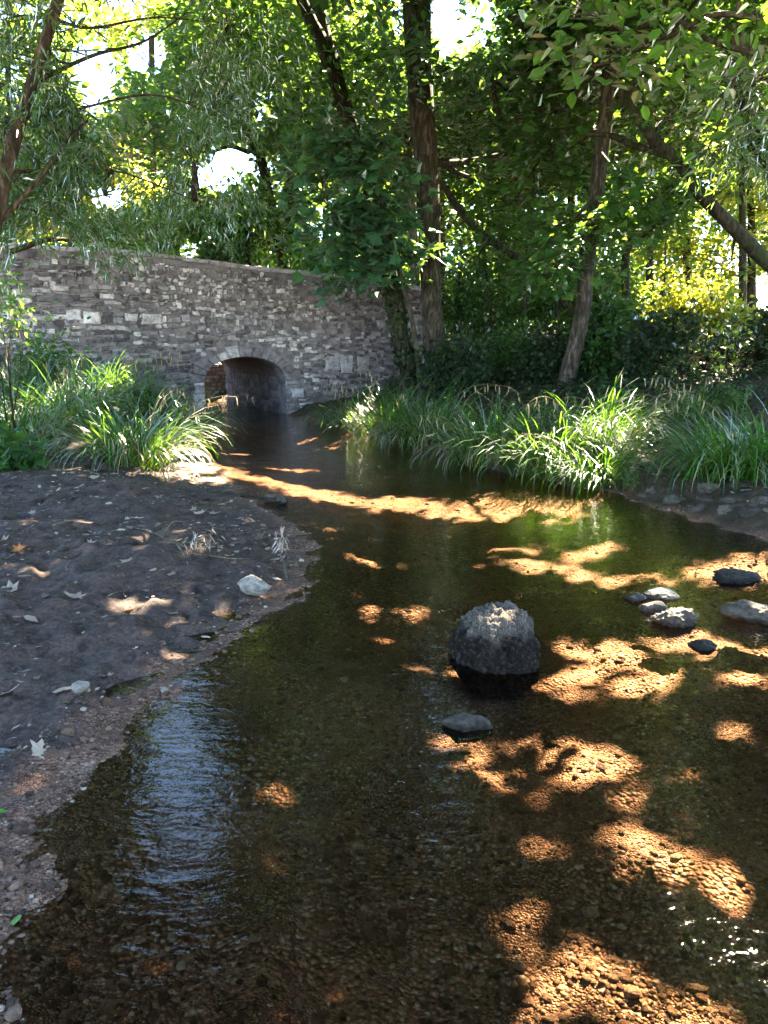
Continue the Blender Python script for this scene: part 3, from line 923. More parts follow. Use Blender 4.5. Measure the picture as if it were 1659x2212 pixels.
# vault and side walls of the tunnel
aa = np.linspace(0, math.pi, 25)
prof = [(AC + AH, -.5)] + [(ring_pt(a, .004)) for a in aa] + [(AC - AH, -.5)]
dd = np.linspace(.38, BRIDGE_W, 12)
V = np.vstack([w3(np.array([p[0] for p in prof]), np.full(len(prof), d), np.array([p[1] for p in prof])) for d in dd])
m = len(prof)
i0 = (np.arange(11)[:, None] * m + np.arange(m - 1)[None]).ravel()
mk('tunnel_vault', V, np.stack([i0, i0 + 1, i0 + m + 1, i0 + m], 1), M['masonry'], bridge, var=np.full(len(V), .04), smooth=False)  # darkest stone tone stands in for the shade inside the arch
parts = []
zz = .0
while zz < .7:      # courses of stone on the tunnel's right-hand wall
    h = r.uniform(.1, .17); d = .4
    while d < BRIDGE_W - .1:
        L = r.uniform(.2, .45)
        c = np.array([(d, zz), (min(d + L, BRIDGE_W), zz), (min(d + L, BRIDGE_W), zz + h - .012), (d + .012, zz + h - .012)])
        Vb = np.vstack([w3(np.full(4, AC + AH), c[:, 0], c[:, 1]), w3(np.full(4, AC + AH - r.uniform(.012, .03)), c[:, 0], c[:, 1])])
        k = np.arange(4); j = (k + 1) % 4
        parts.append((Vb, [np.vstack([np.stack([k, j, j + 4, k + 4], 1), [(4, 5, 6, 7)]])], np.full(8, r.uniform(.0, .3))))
        d += L + .012
    zz += h
V, Fs, var = join(parts)
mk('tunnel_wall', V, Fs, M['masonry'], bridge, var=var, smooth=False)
V, Q = slab(BRIDGE_W - .4, BRIDGE_W)
mk('back_wall', V, Q, M['mortar'], bridge, smooth=False)
V = np.vstack([w3([T0, T1], [.4, .4], [2.3, 2.3]), w3([T1, T0], [BRIDGE_W - .4] * 2, [2.3, 2.3])])
mk('roadway', V, np.array([(0, 1, 2, 3)]), M['mortar'], bridge, smooth=False)
parts = []
t = T0
while t < T1 - .1:      # coping stones along the parapet
    L = r.uniform(.35, .75)
    t1 = min(t + L, T1)
    za, zb = top_z(t) - .085, top_z(t1) - .085
    h = r.uniform(.075, .1)
    p = []
    for (tt, zb_) in ((t + .006, za), (t1 - .006, zb)):
        for (d, zz) in ((-.05, 0), (-.045, h * .8), (.0, h), (.4, h), (.45, h * .8), (.45, 0)):
            p.append(w3(tt, d + r.normal(0, .006), zb_ + zz + r.normal(0, .006))[0])
    p = np.array(p)
    k = np.arange(6); j = (k + 1) % 6
    parts.append((p, [np.stack([k, k + 6, j + 6, j], 1), np.array([(0, 1, 2, 5), (6, 11, 8, 7)]), np.array([(2, 3, 4), (2, 4, 5), (8, 11, 10), (8, 10, 9)])], np.full(12, r.uniform(.35, .7))))
    t = t1
V, Fs, var = join(parts)
mk('coping', V, Fs, M['masonry'], bridge, var=var, smooth=False)
if True:    # putlog hole by the water's edge, right of the arch: a dark recess lined with stone
    V = np.vstack([w3([.62, .95, .95, .62], [-.045] * 4, [.16, .16, .2, .2])])
# retaining wall upstream, seen through the arch
parts = []
rw = thing('retaining_wall', 'grey coursed stone wall seen through the bridge arch', 'wall', w3(.6, 5.6, 0)[0])
zz = -.2
while zz < .92:
    h = .105; t = -.7 + r.uniform(0, .1)
    while t < 2.2:
        L = r.uniform(.14, .26)
        Vs, Fs = stone_block(t, t + L - .02, zz, zz + h - .02, 5.6, .05, r, .006)
        parts.append((Vs, Fs, np.full(len(Vs), r.uniform(.35, .7))))
        t += L
    zz += h
V, Fs, var = join(parts)
mk('stone_courses', V, Fs, M['masonry'], rw, var=var, smooth=False)
c = [(-.75, 5.6), (2.3, 5.6), (2.3, 6.1), (-.75, 6.1)]
V = np.vstack([w3([q[0] for q in c], [q[1] for q in c], -.4), w3([q[0] for q in c], [q[1] for q in c], .97)])
mk('wall_core', V, np.array([(0, 1, 5, 4), (1, 2, 6, 5), (2, 3, 7, 6), (3, 0, 4, 7), (4, 5, 6, 7)]), M['mortar'], rw, smooth=False)

# ---------------------------------------------------------------- mostly unseen canopy, added to shade the stream
def overhead(n, gx, gy, zlo, zhi, r):
    g = np.column_stack([r.uniform(*gx, n), r.uniform(*gy, n)])
    z = r.uniform(zlo, zhi, n)
    for _ in range(30):
        P = np.column_stack([g + SUN[None, :2] * (z / SUN[2])[:, None], z])
        X, Y, D = proj(P)
        bad = (D > 0) & (D < 13.5) & (X > -60) & (X < 1720) & (Y > -70)
        if not bad.any(): break
        z[bad] += .6
    return P
ro = np.random.default_rng(11)
OH = overhead(12800, (-11, 11), (-4, 19), 6.0, 10.5, ro)
_g = OH[:, :2] - SUN[None, :2] * (OH[:, 2:3] / SUN[2])
OH = OH[(np.abs(_g[:, 0]) < .5 * _g[:, 1] + 3.8) | ((_g[:, 1] < 9) & (_g[:, 0] < 5.5))]

# ---------------------------------------------------------------- trees
OWN = {'main': np.array([1.5, 17.5]), 'right': np.array([5.0, 15.0]), 'over': np.array([5.0, 8.5]), 'fork': np.array([-1.5, 18.0])}
own = np.argmin(np.stack([((OH[:, :2] - v) ** 2).sum(1) for v in OWN.values()]), 0)
OHC = {k: OH[own == i] for i, k in enumerate(OWN)}

make_tree('willow_tree', 'slender willow with brown leaning trunk at the left edge of the stream', None,
          [(-75, 900), (-40, 640), (-8, 470), (22, 335), (55, 220), (92, 110), (125, 0), (150, -90)], (7.6, 8.2), 17, M['bark_brown'], leaf='lance', lmat='leaf_willow', size=.15, per=44, R0=.55, mode='strand', seed=21,
          blobs=[(110, 90, 8.6, 190, 120, 1.3, 90), (390, 110, 10, 190, 140, 1.4, 95), (310, 290, 9.6, 220, 120, 1.4, 100), (140, 430, 9, 160, 90, 1.0, 60), (560, 50, 11, 110, 100, 1.2, 45), (60, 230, 8.4, 120, 100, 1, 45), (430, 410, 11, 110, 80, 1.0, 32), (170, 300, 8.8, 150, 120, 1, 45)],
          limbs=[([(12, 372), (130, 368), (260, 372), (420, 432)], 7.9, 9.5, 4, 1), ([(40, 260), (150, 240), (330, 205), (470, 250)], 8, 10, 4, 1), ([(70, 180), (200, 120), (310, 90), (400, 30)], 8, 10.4, 5, 1.5), ([(110, 40), (200, 60), (340, 38), (520, 54)], 8.1, 10.4, 4, 1), ([(0, 480), (90, 380), (150, 300), (190, 260)], 7.8, 8.4, 5, 2)],
          cat='tree')
make_tree('ivy_clad_tree', 'dark forked tree leaning left beside the right end of the bridge', None,
          [(884, 800), (868, 740), (845, 610), (800, 420), (768, 300), (743, 225), (712, 120), (690, 40), (676, -80)], (16.3, 16.9), 20, M['bark_dark'], leaf='oval', lmat='leaf_dark', size=.17, per=24, R0=.6, seed=22, rtop=15,
          limbs=[([(716, 150), (690, 80), (655, 10), (620, -90)], 16.6, 16.2, 15, 10)], blobs=[(640, -60, 17, 120, 60, 1.5, 25)], extra=OHC['fork'], ivy=(.0, .5, 900, 1.5), rough=.15)
make_tree('maple_tree', 'tall straight maple with grey flaking bark right of the bridge', None,
          [(938, 800), (934, 700), (930, 600), (927, 480), (919, 340), (908, 200), (902, 60), (898, -120)], (16.4, 16.4), 19, M['bark_grey'], leaf='maple', lmat='leaf_maple', size=.2, per=20, R0=.62, seed=23, rtop=27,
          blobs=[(1010, -70, 17, 120, 70, 1.5, 30), (940, 150, 16, 40, 60, .5, 5)],
          limbs=[([(925, 352), (1000, 350), (1100, 333), (1180, 345)], 16.6, 18, 8, 3), ([(920, 330), (985, 372), (1060, 400), (1110, 450)], 16.8, 17.5, 6, 3)], extra=OHC['main'], ivy=(.0, .22, 500, 1.6), rough=.1)
make_tree('sycamore_sapling', 'young sycamore with broad teal leaves in front of the straight trunk', None,
          [(905, 800), (888, 680), (850, 540), (815, 400), (790, 270)], (15.6, 15.3), 6, M['bark_grey'], leaf='maple', lmat='leaf_maple', size=.24, per=17, R0=.55, seed=24,
          blobs=[(755, 290, 15.3, 110, 80, .9, 34), (760, 390, 15.3, 150, 90, 1.0, 60), (765, 490, 15.4, 120, 80, .9, 44), (810, 580, 15.5, 85, 40, .7, 22), (700, 430, 15.2, 70, 90, .8, 20), (900, 545, 15.4, 50, 40, .5, 11)])
make_tree('pale_ivy_trunk_tree', 'thin pale trunk laced with dead ivy stems between two thick trunks', None,
          [(905, 760), (885, 420), (864, 210), (848, 150), (830, 80), (818, 0), (812, -80)], (20.4, 20.4), 11, M['bark_pale'], leaf='oval', lmat='leaf_sunlit', size=.17, per=22, R0=.6, seed=25,
          blobs=[(790, -20, 21, 110, 70, 1.6, 35), (740, 90, 22, 70, 90, 1.6, 28), (860, 300, 21, 80, 100, 1.2, 22)])
make_tree('bent_riverside_tree', 'tree with pale curved lower trunk standing behind the right sedges', None,
          [(1222, 835), (1238, 765), (1256, 690), (1263, 619), (1273, 510), (1286, 450), (1296, 350), (1306, 267), (1313, 200), (1319, 100), (1335, 10), (1345, -80)], (14.6, 14.8), 19, M['bark_grey'], leaf='maple', lmat='leaf_dark', size=.18, per=20, R0=.55, seed=26, rtop=13,
          limbs=[([(1300, 158), (1260, 140), (1216, 117), (1139, 60), (1100, 35)], 14.6, 15.5, 13, 6), ([(1316, 160), (1360, 90), (1420, 20), (1470, -60)], 14.7, 14, 9, 5), ([(1290, 420), (1240, 470), (1190, 490)], 14.4, 13.6, 5, 2), ([(1296, 330), (1340, 380), (1390, 400)], 14.4, 13.2, 5, 2), ([(1310, 215), (1200, 235), (1080, 265)], 14.7, 16, 5, 2)],
          blobs=[(1100, 200, 16.5, 150, 140, 1.4, 70), (1240, 320, 15.6, 130, 110, 1.0, 46), (1130, 400, 16.4, 150, 110, 1.2, 56), (1290, 470, 13.8, 120, 60, .8, 34), (1210, 580, 13.9, 110, 60, .8, 28), (1380, 410, 13.2, 70, 40, .7, 14), (1340, 90, 15.5, 120, 90, 1.2, 32), (1180, 60, 16, 120, 70, 1.2, 26)], extra=OHC['right'], rough=.08)
make_tree('slim_crooked_tree', 'slim crooked tree between the curved trunk and the ivy mound', None,
          [(1352, 780), (1358, 750), (1367, 686), (1353, 636), (1352, 553), (1369, 503), (1385, 400)], (16, 16), 11, M['bark_dark'], leaf='oval', lmat='leaf_dark', size=.15, per=20, R0=.5, seed=27,
          blobs=[(1390, 480, 16, 80, 70, 1, 22), (1330, 600, 16.4, 60, 50, .8, 12)])
make_tree('leaning_tree', 'thick tree leaning steeply to the left across the right side', None,
          [(1850, 760), (1740, 640), (1653, 563), (1599, 507), (1539, 447), (1506, 410), (1466, 350), (1416, 307), (1383, 260), (1353, 217), (1325, 175)], (13.4, 13), 17, M['bark_dark'], leaf='oval', lmat='leaf_dark', size=.16, per=22, R0=.55, seed=28, rtop=8,
          limbs=[([(1440, 335), (1383, 317), (1319, 293), (1270, 290)], 13.2, 13.6, 8, 4), ([(1355, 218), (1370, 180), (1450, 70), (1530, -30)], 13, 12.4, 7, 3), ([(1388, 262), (1392, 230), (1385, 190)], 13, 13, 5, 2), ([(1506, 400), (1470, 440), (1380, 520)], 13.2, 14.2, 6, 3)],
          blobs=[(1470, 240, 13.8, 140, 110, 1.2, 48), (1440, 420, 14.6, 110, 90, 1, 34), (1560, 340, 13.4, 110, 90, 1.0, 36), (1580, 560, 15, 110, 60, 1.0, 22)], rough=.1)
make_tree('edge_tree', 'dark trunk leaning in at the right edge, half hidden by leaves', None,
          [(1800, 700), (1700, 450), (1657, 352), (1639, 317), (1619, 260), (1600, 190), (1570, 60)], (11, 11), 16, M['bark_dark'], leaf='lance', lmat='leaf_willow', size=.17, per=34, R0=.5, mode='strand', seed=29,
          blobs=[(1620, 330, 10.6, 90, 90, .8, 34), (1600, 180, 10.6, 100, 90, .8, 30)])
make_tree('overhanging_ash', 'ash standing out of view whose bright sprays hang in at the top right', None, None, None, .2, M['bark_brown'], leaf='oval', lmat='leaf_bright', size=.135, per=12, R0=.34, seed=30,
          world=[(6.4, 4.2, .9), (6.1, 4.7, 2.5), (5.4, 5.6, 4.4), (5.2, 6.6, 6.4), (5.4, 7.6, 8.4)],
          limbs=[([(1720, 60), (1560, 30), (1480, 60), (1400, 90), (1300, 40)], 6.4, 6.6, 7, 2), ([(1700, 130), (1540, 90), (1440, 20), (1400, -30)], 6.2, 7, 6, 2), ([(1700, -50), (1597, 0), (1600, 120), (1560, 250), (1525, 330)], 6.2, 7, 4, 1.5), ([(1400, 90), (1330, 130), (1240, 150)], 6.6, 6.4, 3, 1)],
          blobs=[(1260, 110, 6.3, 60, 40, .35, 8, .2), (1390, 110, 6.5, 100, 50, .4, 10, .2), (1500, 40, 6.5, 120, 60, .5, 16, .2), (1620, 280, 6.2, 60, 110, .5, 15, .2), (1240, 0, 6.6, 90, 30, .4, 7, .2), (1640, 90, 6, 50, 90, .4, 13, .2)], extra=OHC['over'], rough=.06)
# dark bough sweeping down behind the straight maple
make_tree('fallen_leaning_trunk', 'dark bare trunk slanting down to the right behind the straight maple', None,
          [(1255, 700), (1175, 600), (1140, 575), (1103, 547), (1036, 500), (986, 443), (955, 395)], (19, 18.4), 11, M['bark_dark'], leaf='oval', lmat='leaf_dark', size=.16, per=20, R0=.5, seed=31,
          blobs=[(1030, 560, 19.5, 90, 50, 1, 18)], rough=.12)
# trees behind the bridge
make_tree('ivy_column_tree', 'upright trunk thick with ivy rising behind the bridge parapet', None,
          [(632, 640), (628, 480), (625, 333), (623, 200), (620, 70), (618, -60)], (24, 24), 14, M['bark_dark'], leaf='oval', lmat='leaf_wood', size=.18, per=24, R0=.65, seed=32,
          blobs=[(600, 120, 24, 90, 110, 1.8, 46), (680, 200, 24.5, 90, 90, 1.8, 40), (640, 300, 25, 110, 80, 1.8, 36), (560, 240, 25, 60, 60, 1.5, 18)], ivy=(.1, 1, 2600, 2.0),
          limbs=[([(621, 120), (600, 60), (590, -20)], 24, 24, 4, 2), ([(622, 120), (645, 60), (655, -10)], 24, 24, 4, 2)])
make_tree('slanting_tree', 'tree slanting left with a bare side bough behind the bridge', None,
          [(628, 640), (606, 540), (585, 440), (560, 335), (533, 283), (500, 227), (443, 150), (400, 60)], (22.4, 22), 13, M['bark_dark'], leaf='oval', lmat='leaf_wood', size=.17, per=24, R0=.6, seed=33, rtop=5,
          limbs=[([(545, 322), (533, 327), (495, 316), (455, 330)], 22.2, 22, 6, 3), ([(500, 227), (520, 150), (510, 60)], 22, 22, 5, 2)],
          blobs=[(470, 120, 22.5, 110, 90, 1.6, 40), (540, 170, 23, 70, 70, 1.4, 20)], ivy=(.1, .6, 700, 1.7))
make_tree('round_dark_tree', 'dense dark green rounded tree just behind the parapet', None,
          [(535, 640), (534, 560), (530, 480)], (21, 21), 9, M['bark_dark'], leaf='oval', lmat='leaf_dark', size=.16, per=34, R0=.5, mode='ball', seed=34,
          blobs=[(520, 490, 21, 100, 85, 1.3, 130, .6), (470, 520, 20.8, 60, 50, .8, 40, .5)])
make_tree('light_green_bush_tree', 'pale green bushy tree above the left part of the parapet', None,
          [(350, 650), (345, 560), (335, 480)], (20.5, 20.5), 8, M['bark_brown'], leaf='lance', lmat='leaf_bright', size=.22, per=40, R0=.6, mode='strand', seed=35,
          blobs=[(330, 470, 20.5, 110, 70, 1.3, 70, .3), (250, 480, 19.5, 90, 70, 1.2, 50, .3), (400, 460, 21, 60, 60, 1, 28, .3)])
# slender saplings of the dark wood
for k, (pp, y, rp, lab, bl) in enumerate((
    ([(1134, 800), (1133, 690), (1139, 530), (1149, 467), (1155, 350)], 17.5, 4.5, 'sapling with straight dark stem left of the curved pale trunk', [(1140, 500, 17.5, 70, 60, .8, 14)]),
    ([(1205, 800), (1209, 720), (1203, 653), (1196, 540)], 16.8, 4.5, 'short dark stem close beside the curved pale trunk', [(1190, 570, 16.8, 50, 50, .7, 10)]),
    ([(990, 780), (990, 686), (993, 619), (996, 520)], 21, 6, 'ivy wrapped stem in the shade right of the straight maple', [(990, 560, 21, 60, 60, 1, 14)]),
    ([(1066, 790), (1060, 676), (1050, 586), (1042, 480)], 20, 3.5, 'thin wavering stem in the middle of the dark wood', [(1050, 530, 20, 70, 60, 1, 16)]),
    ([(1430, 700), (1436, 600), (1440, 480)], 22, 3, 'thin stem before the sunlit leaves above the ivy mound', [(1440, 520, 22, 60, 60, 1, 14)]))):
    make_tree('sapling', lab, 'saplings in the shaded wood', pp, (y, y), rp, M['bark_dark'], leaf='oval', lmat='leaf_dark', size=.15, per=22, R0=.5, seed=40 + k, blobs=bl, sides=7, ivy=(0, .8, 500, 2.4) if k == 2 else None)

# the wood beyond
far_trees = [  # px of trunk, depth, crown blobs (px, py, rx, ry), leaf material, label
 (150, 26, [(140, 330, 170, 130), (60, 420, 120, 90), (230, 420, 110, 80)], 'leaf_sunlit', 'sunlit yellow green tree far behind the willow'),
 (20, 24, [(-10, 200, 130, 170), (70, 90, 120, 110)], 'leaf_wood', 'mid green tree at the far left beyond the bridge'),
 (330, 30, [(300, 60, 160, 90), (420, 40, 120, 90)], 'leaf_sunlit', 'tall pale tree whose top shows through the willow'),
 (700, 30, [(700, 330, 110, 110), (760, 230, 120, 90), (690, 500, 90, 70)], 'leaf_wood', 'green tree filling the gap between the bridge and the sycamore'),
 (800, 32, [(760, 60, 110, 80), (860, 160, 80, 80), (700, 40, 80, 70)], 'leaf_sunlit', 'bright golden crown glowing at the top centre'),
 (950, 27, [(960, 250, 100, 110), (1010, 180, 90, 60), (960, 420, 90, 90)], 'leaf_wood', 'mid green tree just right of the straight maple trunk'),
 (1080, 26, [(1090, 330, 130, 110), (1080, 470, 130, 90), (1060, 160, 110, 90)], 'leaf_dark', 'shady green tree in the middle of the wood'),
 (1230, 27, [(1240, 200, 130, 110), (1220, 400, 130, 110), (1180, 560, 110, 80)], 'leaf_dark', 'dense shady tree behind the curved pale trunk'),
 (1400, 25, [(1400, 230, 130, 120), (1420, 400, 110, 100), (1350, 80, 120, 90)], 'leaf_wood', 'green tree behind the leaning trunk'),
 (1480, 29, [(1500, 560, 120, 80), (1420, 610, 90, 60), (1440, 480, 90, 70)], 'leaf_sunlit', 'sunlit yellow tree glowing above the ivy mound'),
 (1620, 28, [(1640, 480, 110, 100), (1600, 330, 120, 110), (1660, 590, 60, 40)], 'leaf_sunlit', 'sunlit tree at the right edge beside the bright opening'),
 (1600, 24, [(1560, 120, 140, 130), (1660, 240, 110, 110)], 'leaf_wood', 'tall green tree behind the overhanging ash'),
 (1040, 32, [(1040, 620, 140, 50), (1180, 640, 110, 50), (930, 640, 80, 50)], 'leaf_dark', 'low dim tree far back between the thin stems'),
]
for k, (px, y, bl, lm, lab) in enumerate(far_trees):
    by = min(b[1] for b in bl)
    make_tree('woodland_tree', lab, 'trees of the wood beyond the bridge', [(px, 760), (px + 4, 500), (px - 3, by + 40)], (y, y), 9, M['bark_dark'], leaf='rhomb', lmat=lm, size=.26, per=44, R0=.85, mode='flat', seed=60 + k,
              blobs=[(b[0], b[1], y + (i % 2) * 1.5, b[2], b[3], 2.2, int(b[2] * b[3] / 190), .35) for i, b in enumerate(bl)], sides=8, twig_r=.015)

# the far-off wood that closes the view
r = np.random.default_rng(90)
n = 5200
X = r.uniform(-300, 1960, n); Yp = 720 - 560 * r.random(n) ** 1.3
Yp = np.where((X > 980), 720 - 680 * r.random(n) ** 1.2, Yp)
dep = r.uniform(36, 46, n)
P = np.array([at(a, b, d) for a, b, d in zip(X, Yp, dep)])
P = P[vnoise(P[:, 0] * .35, P[:, 1] * .2, P[:, 2] * .4, 77) > -.35]
V, Fc, var = spray(P, 24, 1.5, .42, 'rhomb', r, 'ball')
o = mk('distant_wood', V, Fc, M['leaf_wood'], var=var, smooth=False)
tag(o, 'far-off mass of sunlit woodland closing the view behind the trees', 'wood', kind='stuff')

# ---------------------------------------------------------------- bushes, ivy mound, undergrowth
def make_bush(name, label, cat, blobs, leaf, lmat, size, per, R0, seed, mode='ball', group=None, core=None):
    r = np.random.default_rng(seed)
    ctr = np.concatenate([blob_points(*px_blob(*b[:6]), b[6], r, .45) for b in blobs])
    gh = ground_h(ctr[:, 0], ctr[:, 1])
    ctr = ctr[ctr[:, 2] > gh + .03]
    c0 = ctr.mean(0); c0[2] = ground_h(ctr[:1, 0] * 0 + c0[0], ctr[:1, 1] * 0 + c0[1])[0]
    root = thing(name, label, cat, c0, group)
    k = r.integers(0, len(ctr), max(8, len(ctr) // 2))
    A = ctr[k] * .55 + c0 * .45 + r.normal(0, .12, (len(k), 3)); A[:, 2] = ground_h(A[:, 0], A[:, 1]) - .05
    V, Fs = twigs(A, ctr[k], .012, .003, .15, r)
    mk('stems', V, Fs, M['twig'], root)
    V, Fc, var = spray(ctr, per, R0, size, leaf, r, mode)
    mk('foliage', V, Fc, M[lmat], root, var=var, smooth=False)
    return root

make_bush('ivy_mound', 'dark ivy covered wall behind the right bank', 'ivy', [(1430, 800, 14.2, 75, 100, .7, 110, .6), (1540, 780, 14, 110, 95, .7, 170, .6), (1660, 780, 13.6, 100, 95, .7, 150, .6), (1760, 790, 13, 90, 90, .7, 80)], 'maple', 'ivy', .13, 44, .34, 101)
for k, (lab, bl, lf, lm, sz) in enumerate((
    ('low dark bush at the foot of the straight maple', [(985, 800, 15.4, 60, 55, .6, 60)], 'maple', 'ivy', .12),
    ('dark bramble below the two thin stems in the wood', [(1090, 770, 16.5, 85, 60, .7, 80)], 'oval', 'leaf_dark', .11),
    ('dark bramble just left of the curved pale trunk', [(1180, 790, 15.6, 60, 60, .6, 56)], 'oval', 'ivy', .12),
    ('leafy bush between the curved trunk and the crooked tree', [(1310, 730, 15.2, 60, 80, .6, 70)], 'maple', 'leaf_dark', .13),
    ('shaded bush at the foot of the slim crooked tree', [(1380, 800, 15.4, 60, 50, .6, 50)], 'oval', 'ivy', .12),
    ('tall dim bush far back in the middle of the wood', [(1060, 660, 21, 150, 60, 1.2, 100)], 'oval', 'leaf_dark', .16),
    ('tall dim bush far back behind the crooked tree', [(1270, 650, 20, 120, 90, 1.2, 110)], 'oval', 'leaf_dark', .16),
    ('sunlit dry looking bush behind the crooked tree', [(1330, 660, 19, 40, 60, .6, 26)], 'oval', 'leaf_sunlit', .14),
    ('yellow sunlit bush over the top of the ivy mound', [(1480, 650, 19, 90, 50, .8, 60), (1590, 690, 18.5, 80, 30, .8, 40)], 'oval', 'leaf_sunlit', .15),
    ('bush over the bridge parapet behind the sycamore', [(690, 560, 20, 60, 60, .8, 60)], 'oval', 'leaf_bright', .15),
    ('elder bush with pale sunlit leaves before the left end of the bridge', [(-15, 610, 10.2, 40, 40, .3, 4, .2), (40, 670, 10.2, 40, 30, .3, 4, .2), (-20, 720, 10, 35, 40, .3, 3, .2)], 'oval', 'leaf_nettle', .09),
    ('dark bush at the left end of the bridge foot', [(110, 775, 12.6, 70, 25, .3, 14)], 'oval', 'leaf_dark', .1),
    ('dark broadleaf clump at the left edge of the mud', [(25, 975, 8.6, 30, 18, .2, 8)], 'maple', 'leaf_dark', .14),
    )):
    make_bush('bush', lab, 'bush', bl, lf, lm, sz, 18 if k == 12 else (40 if sz < .15 else 34), .2 if k == 12 else (.32 if sz < .15 else .45), 110 + k)

# low ground cover under the trees on the right
r = np.random.default_rng(120)
n = 5200
g = np.column_stack([r.uniform(-.5, 9, n), r.uniform(10.5, 22, n)])
h, b_, m_, d_, l_ = ground_fields(g[:, 0], g[:, 1])
ok = (d_ > 1.6) & ~l_ & (fbm(g[:, 0] * .6, g[:, 1] * .6, oct=2, seed=5) > -.25)
P = np.column_stack([g, h + .06])[ok]
V, Fc, var = spray(P, 9, .28, .1, 'oval', r, 'flat', thick=.35)
o = mk('ground_cover', V, Fc, M['ivy'], var=var, smooth=False)
tag(o, 'low dark ground cover of ivy and brambles under the trees', 'ground cover', kind='stuff')

# ---------------------------------------------------------------- sedges
def blades(base, L, az, lean, droop, width, r, S=7):
    """arching strap leaves"""
    n = len(base)
    t = np.linspace(0, 1, S)
    ang = lean[:, None] + droop[:, None] * t[None] ** 1.4            # from the vertical
    st = L[:, None] / (S - 1)
    dh = np.cumsum(np.sin(ang) * st, 1) - np.sin(ang[:, :1]) * st
    dz = np.cumsum(np.cos(ang) * st, 1) - np.cos(ang[:, :1]) * st
    hx, hy = np.cos(az)[:, None], np.sin(az)[:, None]
    ctr = np.stack([base[:, 0:1] + hx * dh, base[:, 1:2] + hy * dh, base[:, 2:3] + dz], -1)      # n,S,3
    tw = r.normal(0, .5, n)[:, None]
    sx, sy = -np.sin(az[:, None] + tw), np.cos(az[:, None] + tw)
    wd = width[:, None] * np.sqrt(np.clip(1 - t ** 2.2, .0, 1))[None] * .5 + .0008
    sd = np.stack([sx * wd, sy * wd, 0 * wd], -1)
    V = np.stack([ctr - sd, ctr + sd], 2).reshape(-1, 3)
    b = (np.arange(n) * S * 2)[:, None]; i = (np.arange(S - 1) * 2)[None]
    Q = np.stack([b + i, b + i + 1, b + i + 3, b + i + 2], -1).reshape(-1, 4)
    return V, Q, ctr

def make_sedge(label, px, py, spread, nb, Lm, seed, spikes=0, dry=.12, group='sedge clumps along the banks', z=None, wide=.0115):
    r = np.random.default_rng(seed)
    c = hit(px, py)
    root = thing('sedge_clump', label, 'sedge', (c[0], c[1], max(c[2], -.05)), group)
    def base(n):
        a = r.random(n) * 6.283; q = np.sqrt(r.random(n)) * spread
        B = np.column_stack([c[0] + np.cos(a) * q, c[1] + np.sin(a) * q * .8, np.zeros(n)])
        B[:, 2] = ground_h(B[:, 0], B[:, 1]) - .02
        return B, a + r.normal(0, .7, n), q
    B, az, q = base(nb)
    L = Lm * r.uniform(.6, 1.2, nb)
    lean = np.abs(r.normal(.12, .16, nb)) + .25 * q / spread
    V, Q, _ = blades(B, L, az, lean, r.uniform(.7, 2.6, nb), wide * r.uniform(.7, 1.3, nb), r)
    mk('leaf_blades', V, Q, M['sedge'], root, var=np.repeat(r.random(nb), 14))
    nd = int(nb * dry * 1.7) + 4
    B, az, q = base(nd)
    V, Q, _ = blades(B, Lm * r.uniform(.5, 1.05, nd), az, .2 + .4 * r.random(nd), r.uniform(1.2, 2.5, nd), wide * .8 * np.ones(nd), r)
    mk('withered_blades', V, Q, M['dry'], root, var=np.repeat(r.random(nd), 14))
    for k in range(spikes):
        B, az, q = base(1)
        Ls = Lm * r.uniform(1.15, 1.5)
        V, Q, ctr = blades(B, np.array([Ls]), az, np.array([.1 + .15 * r.random()]), np.array([r.uniform(1.3, 1.9)]), np.array([.006]), r, 9)
        path = ctr[0]
        V, Fs = tube(path, np.linspace(.0035, .0015, 9), 5)
        st = mk('flower_stem', V, Fs, M['dry'], root, var=np.full(len(V), .4))
        for i in (5, 6, 7, 8):
            p0 = path[i]; l = r.uniform(.1, .17)
            pts = np.array([p0, p0 + [r.normal(0, .015), r.normal(0, .015), -.04], p0 + [r.normal(0, .02), r.normal(0, .02), -l]])
            Vv, Ff = tube(spline(pts, 6), np.array([.002, .004, .0075, .0075, .006, .002]), 6)
            mk('seed_spike', Vv, Ff, M['dry'], st, var=np.full(len(Vv), .5 + .4 * r.random()))
    return root

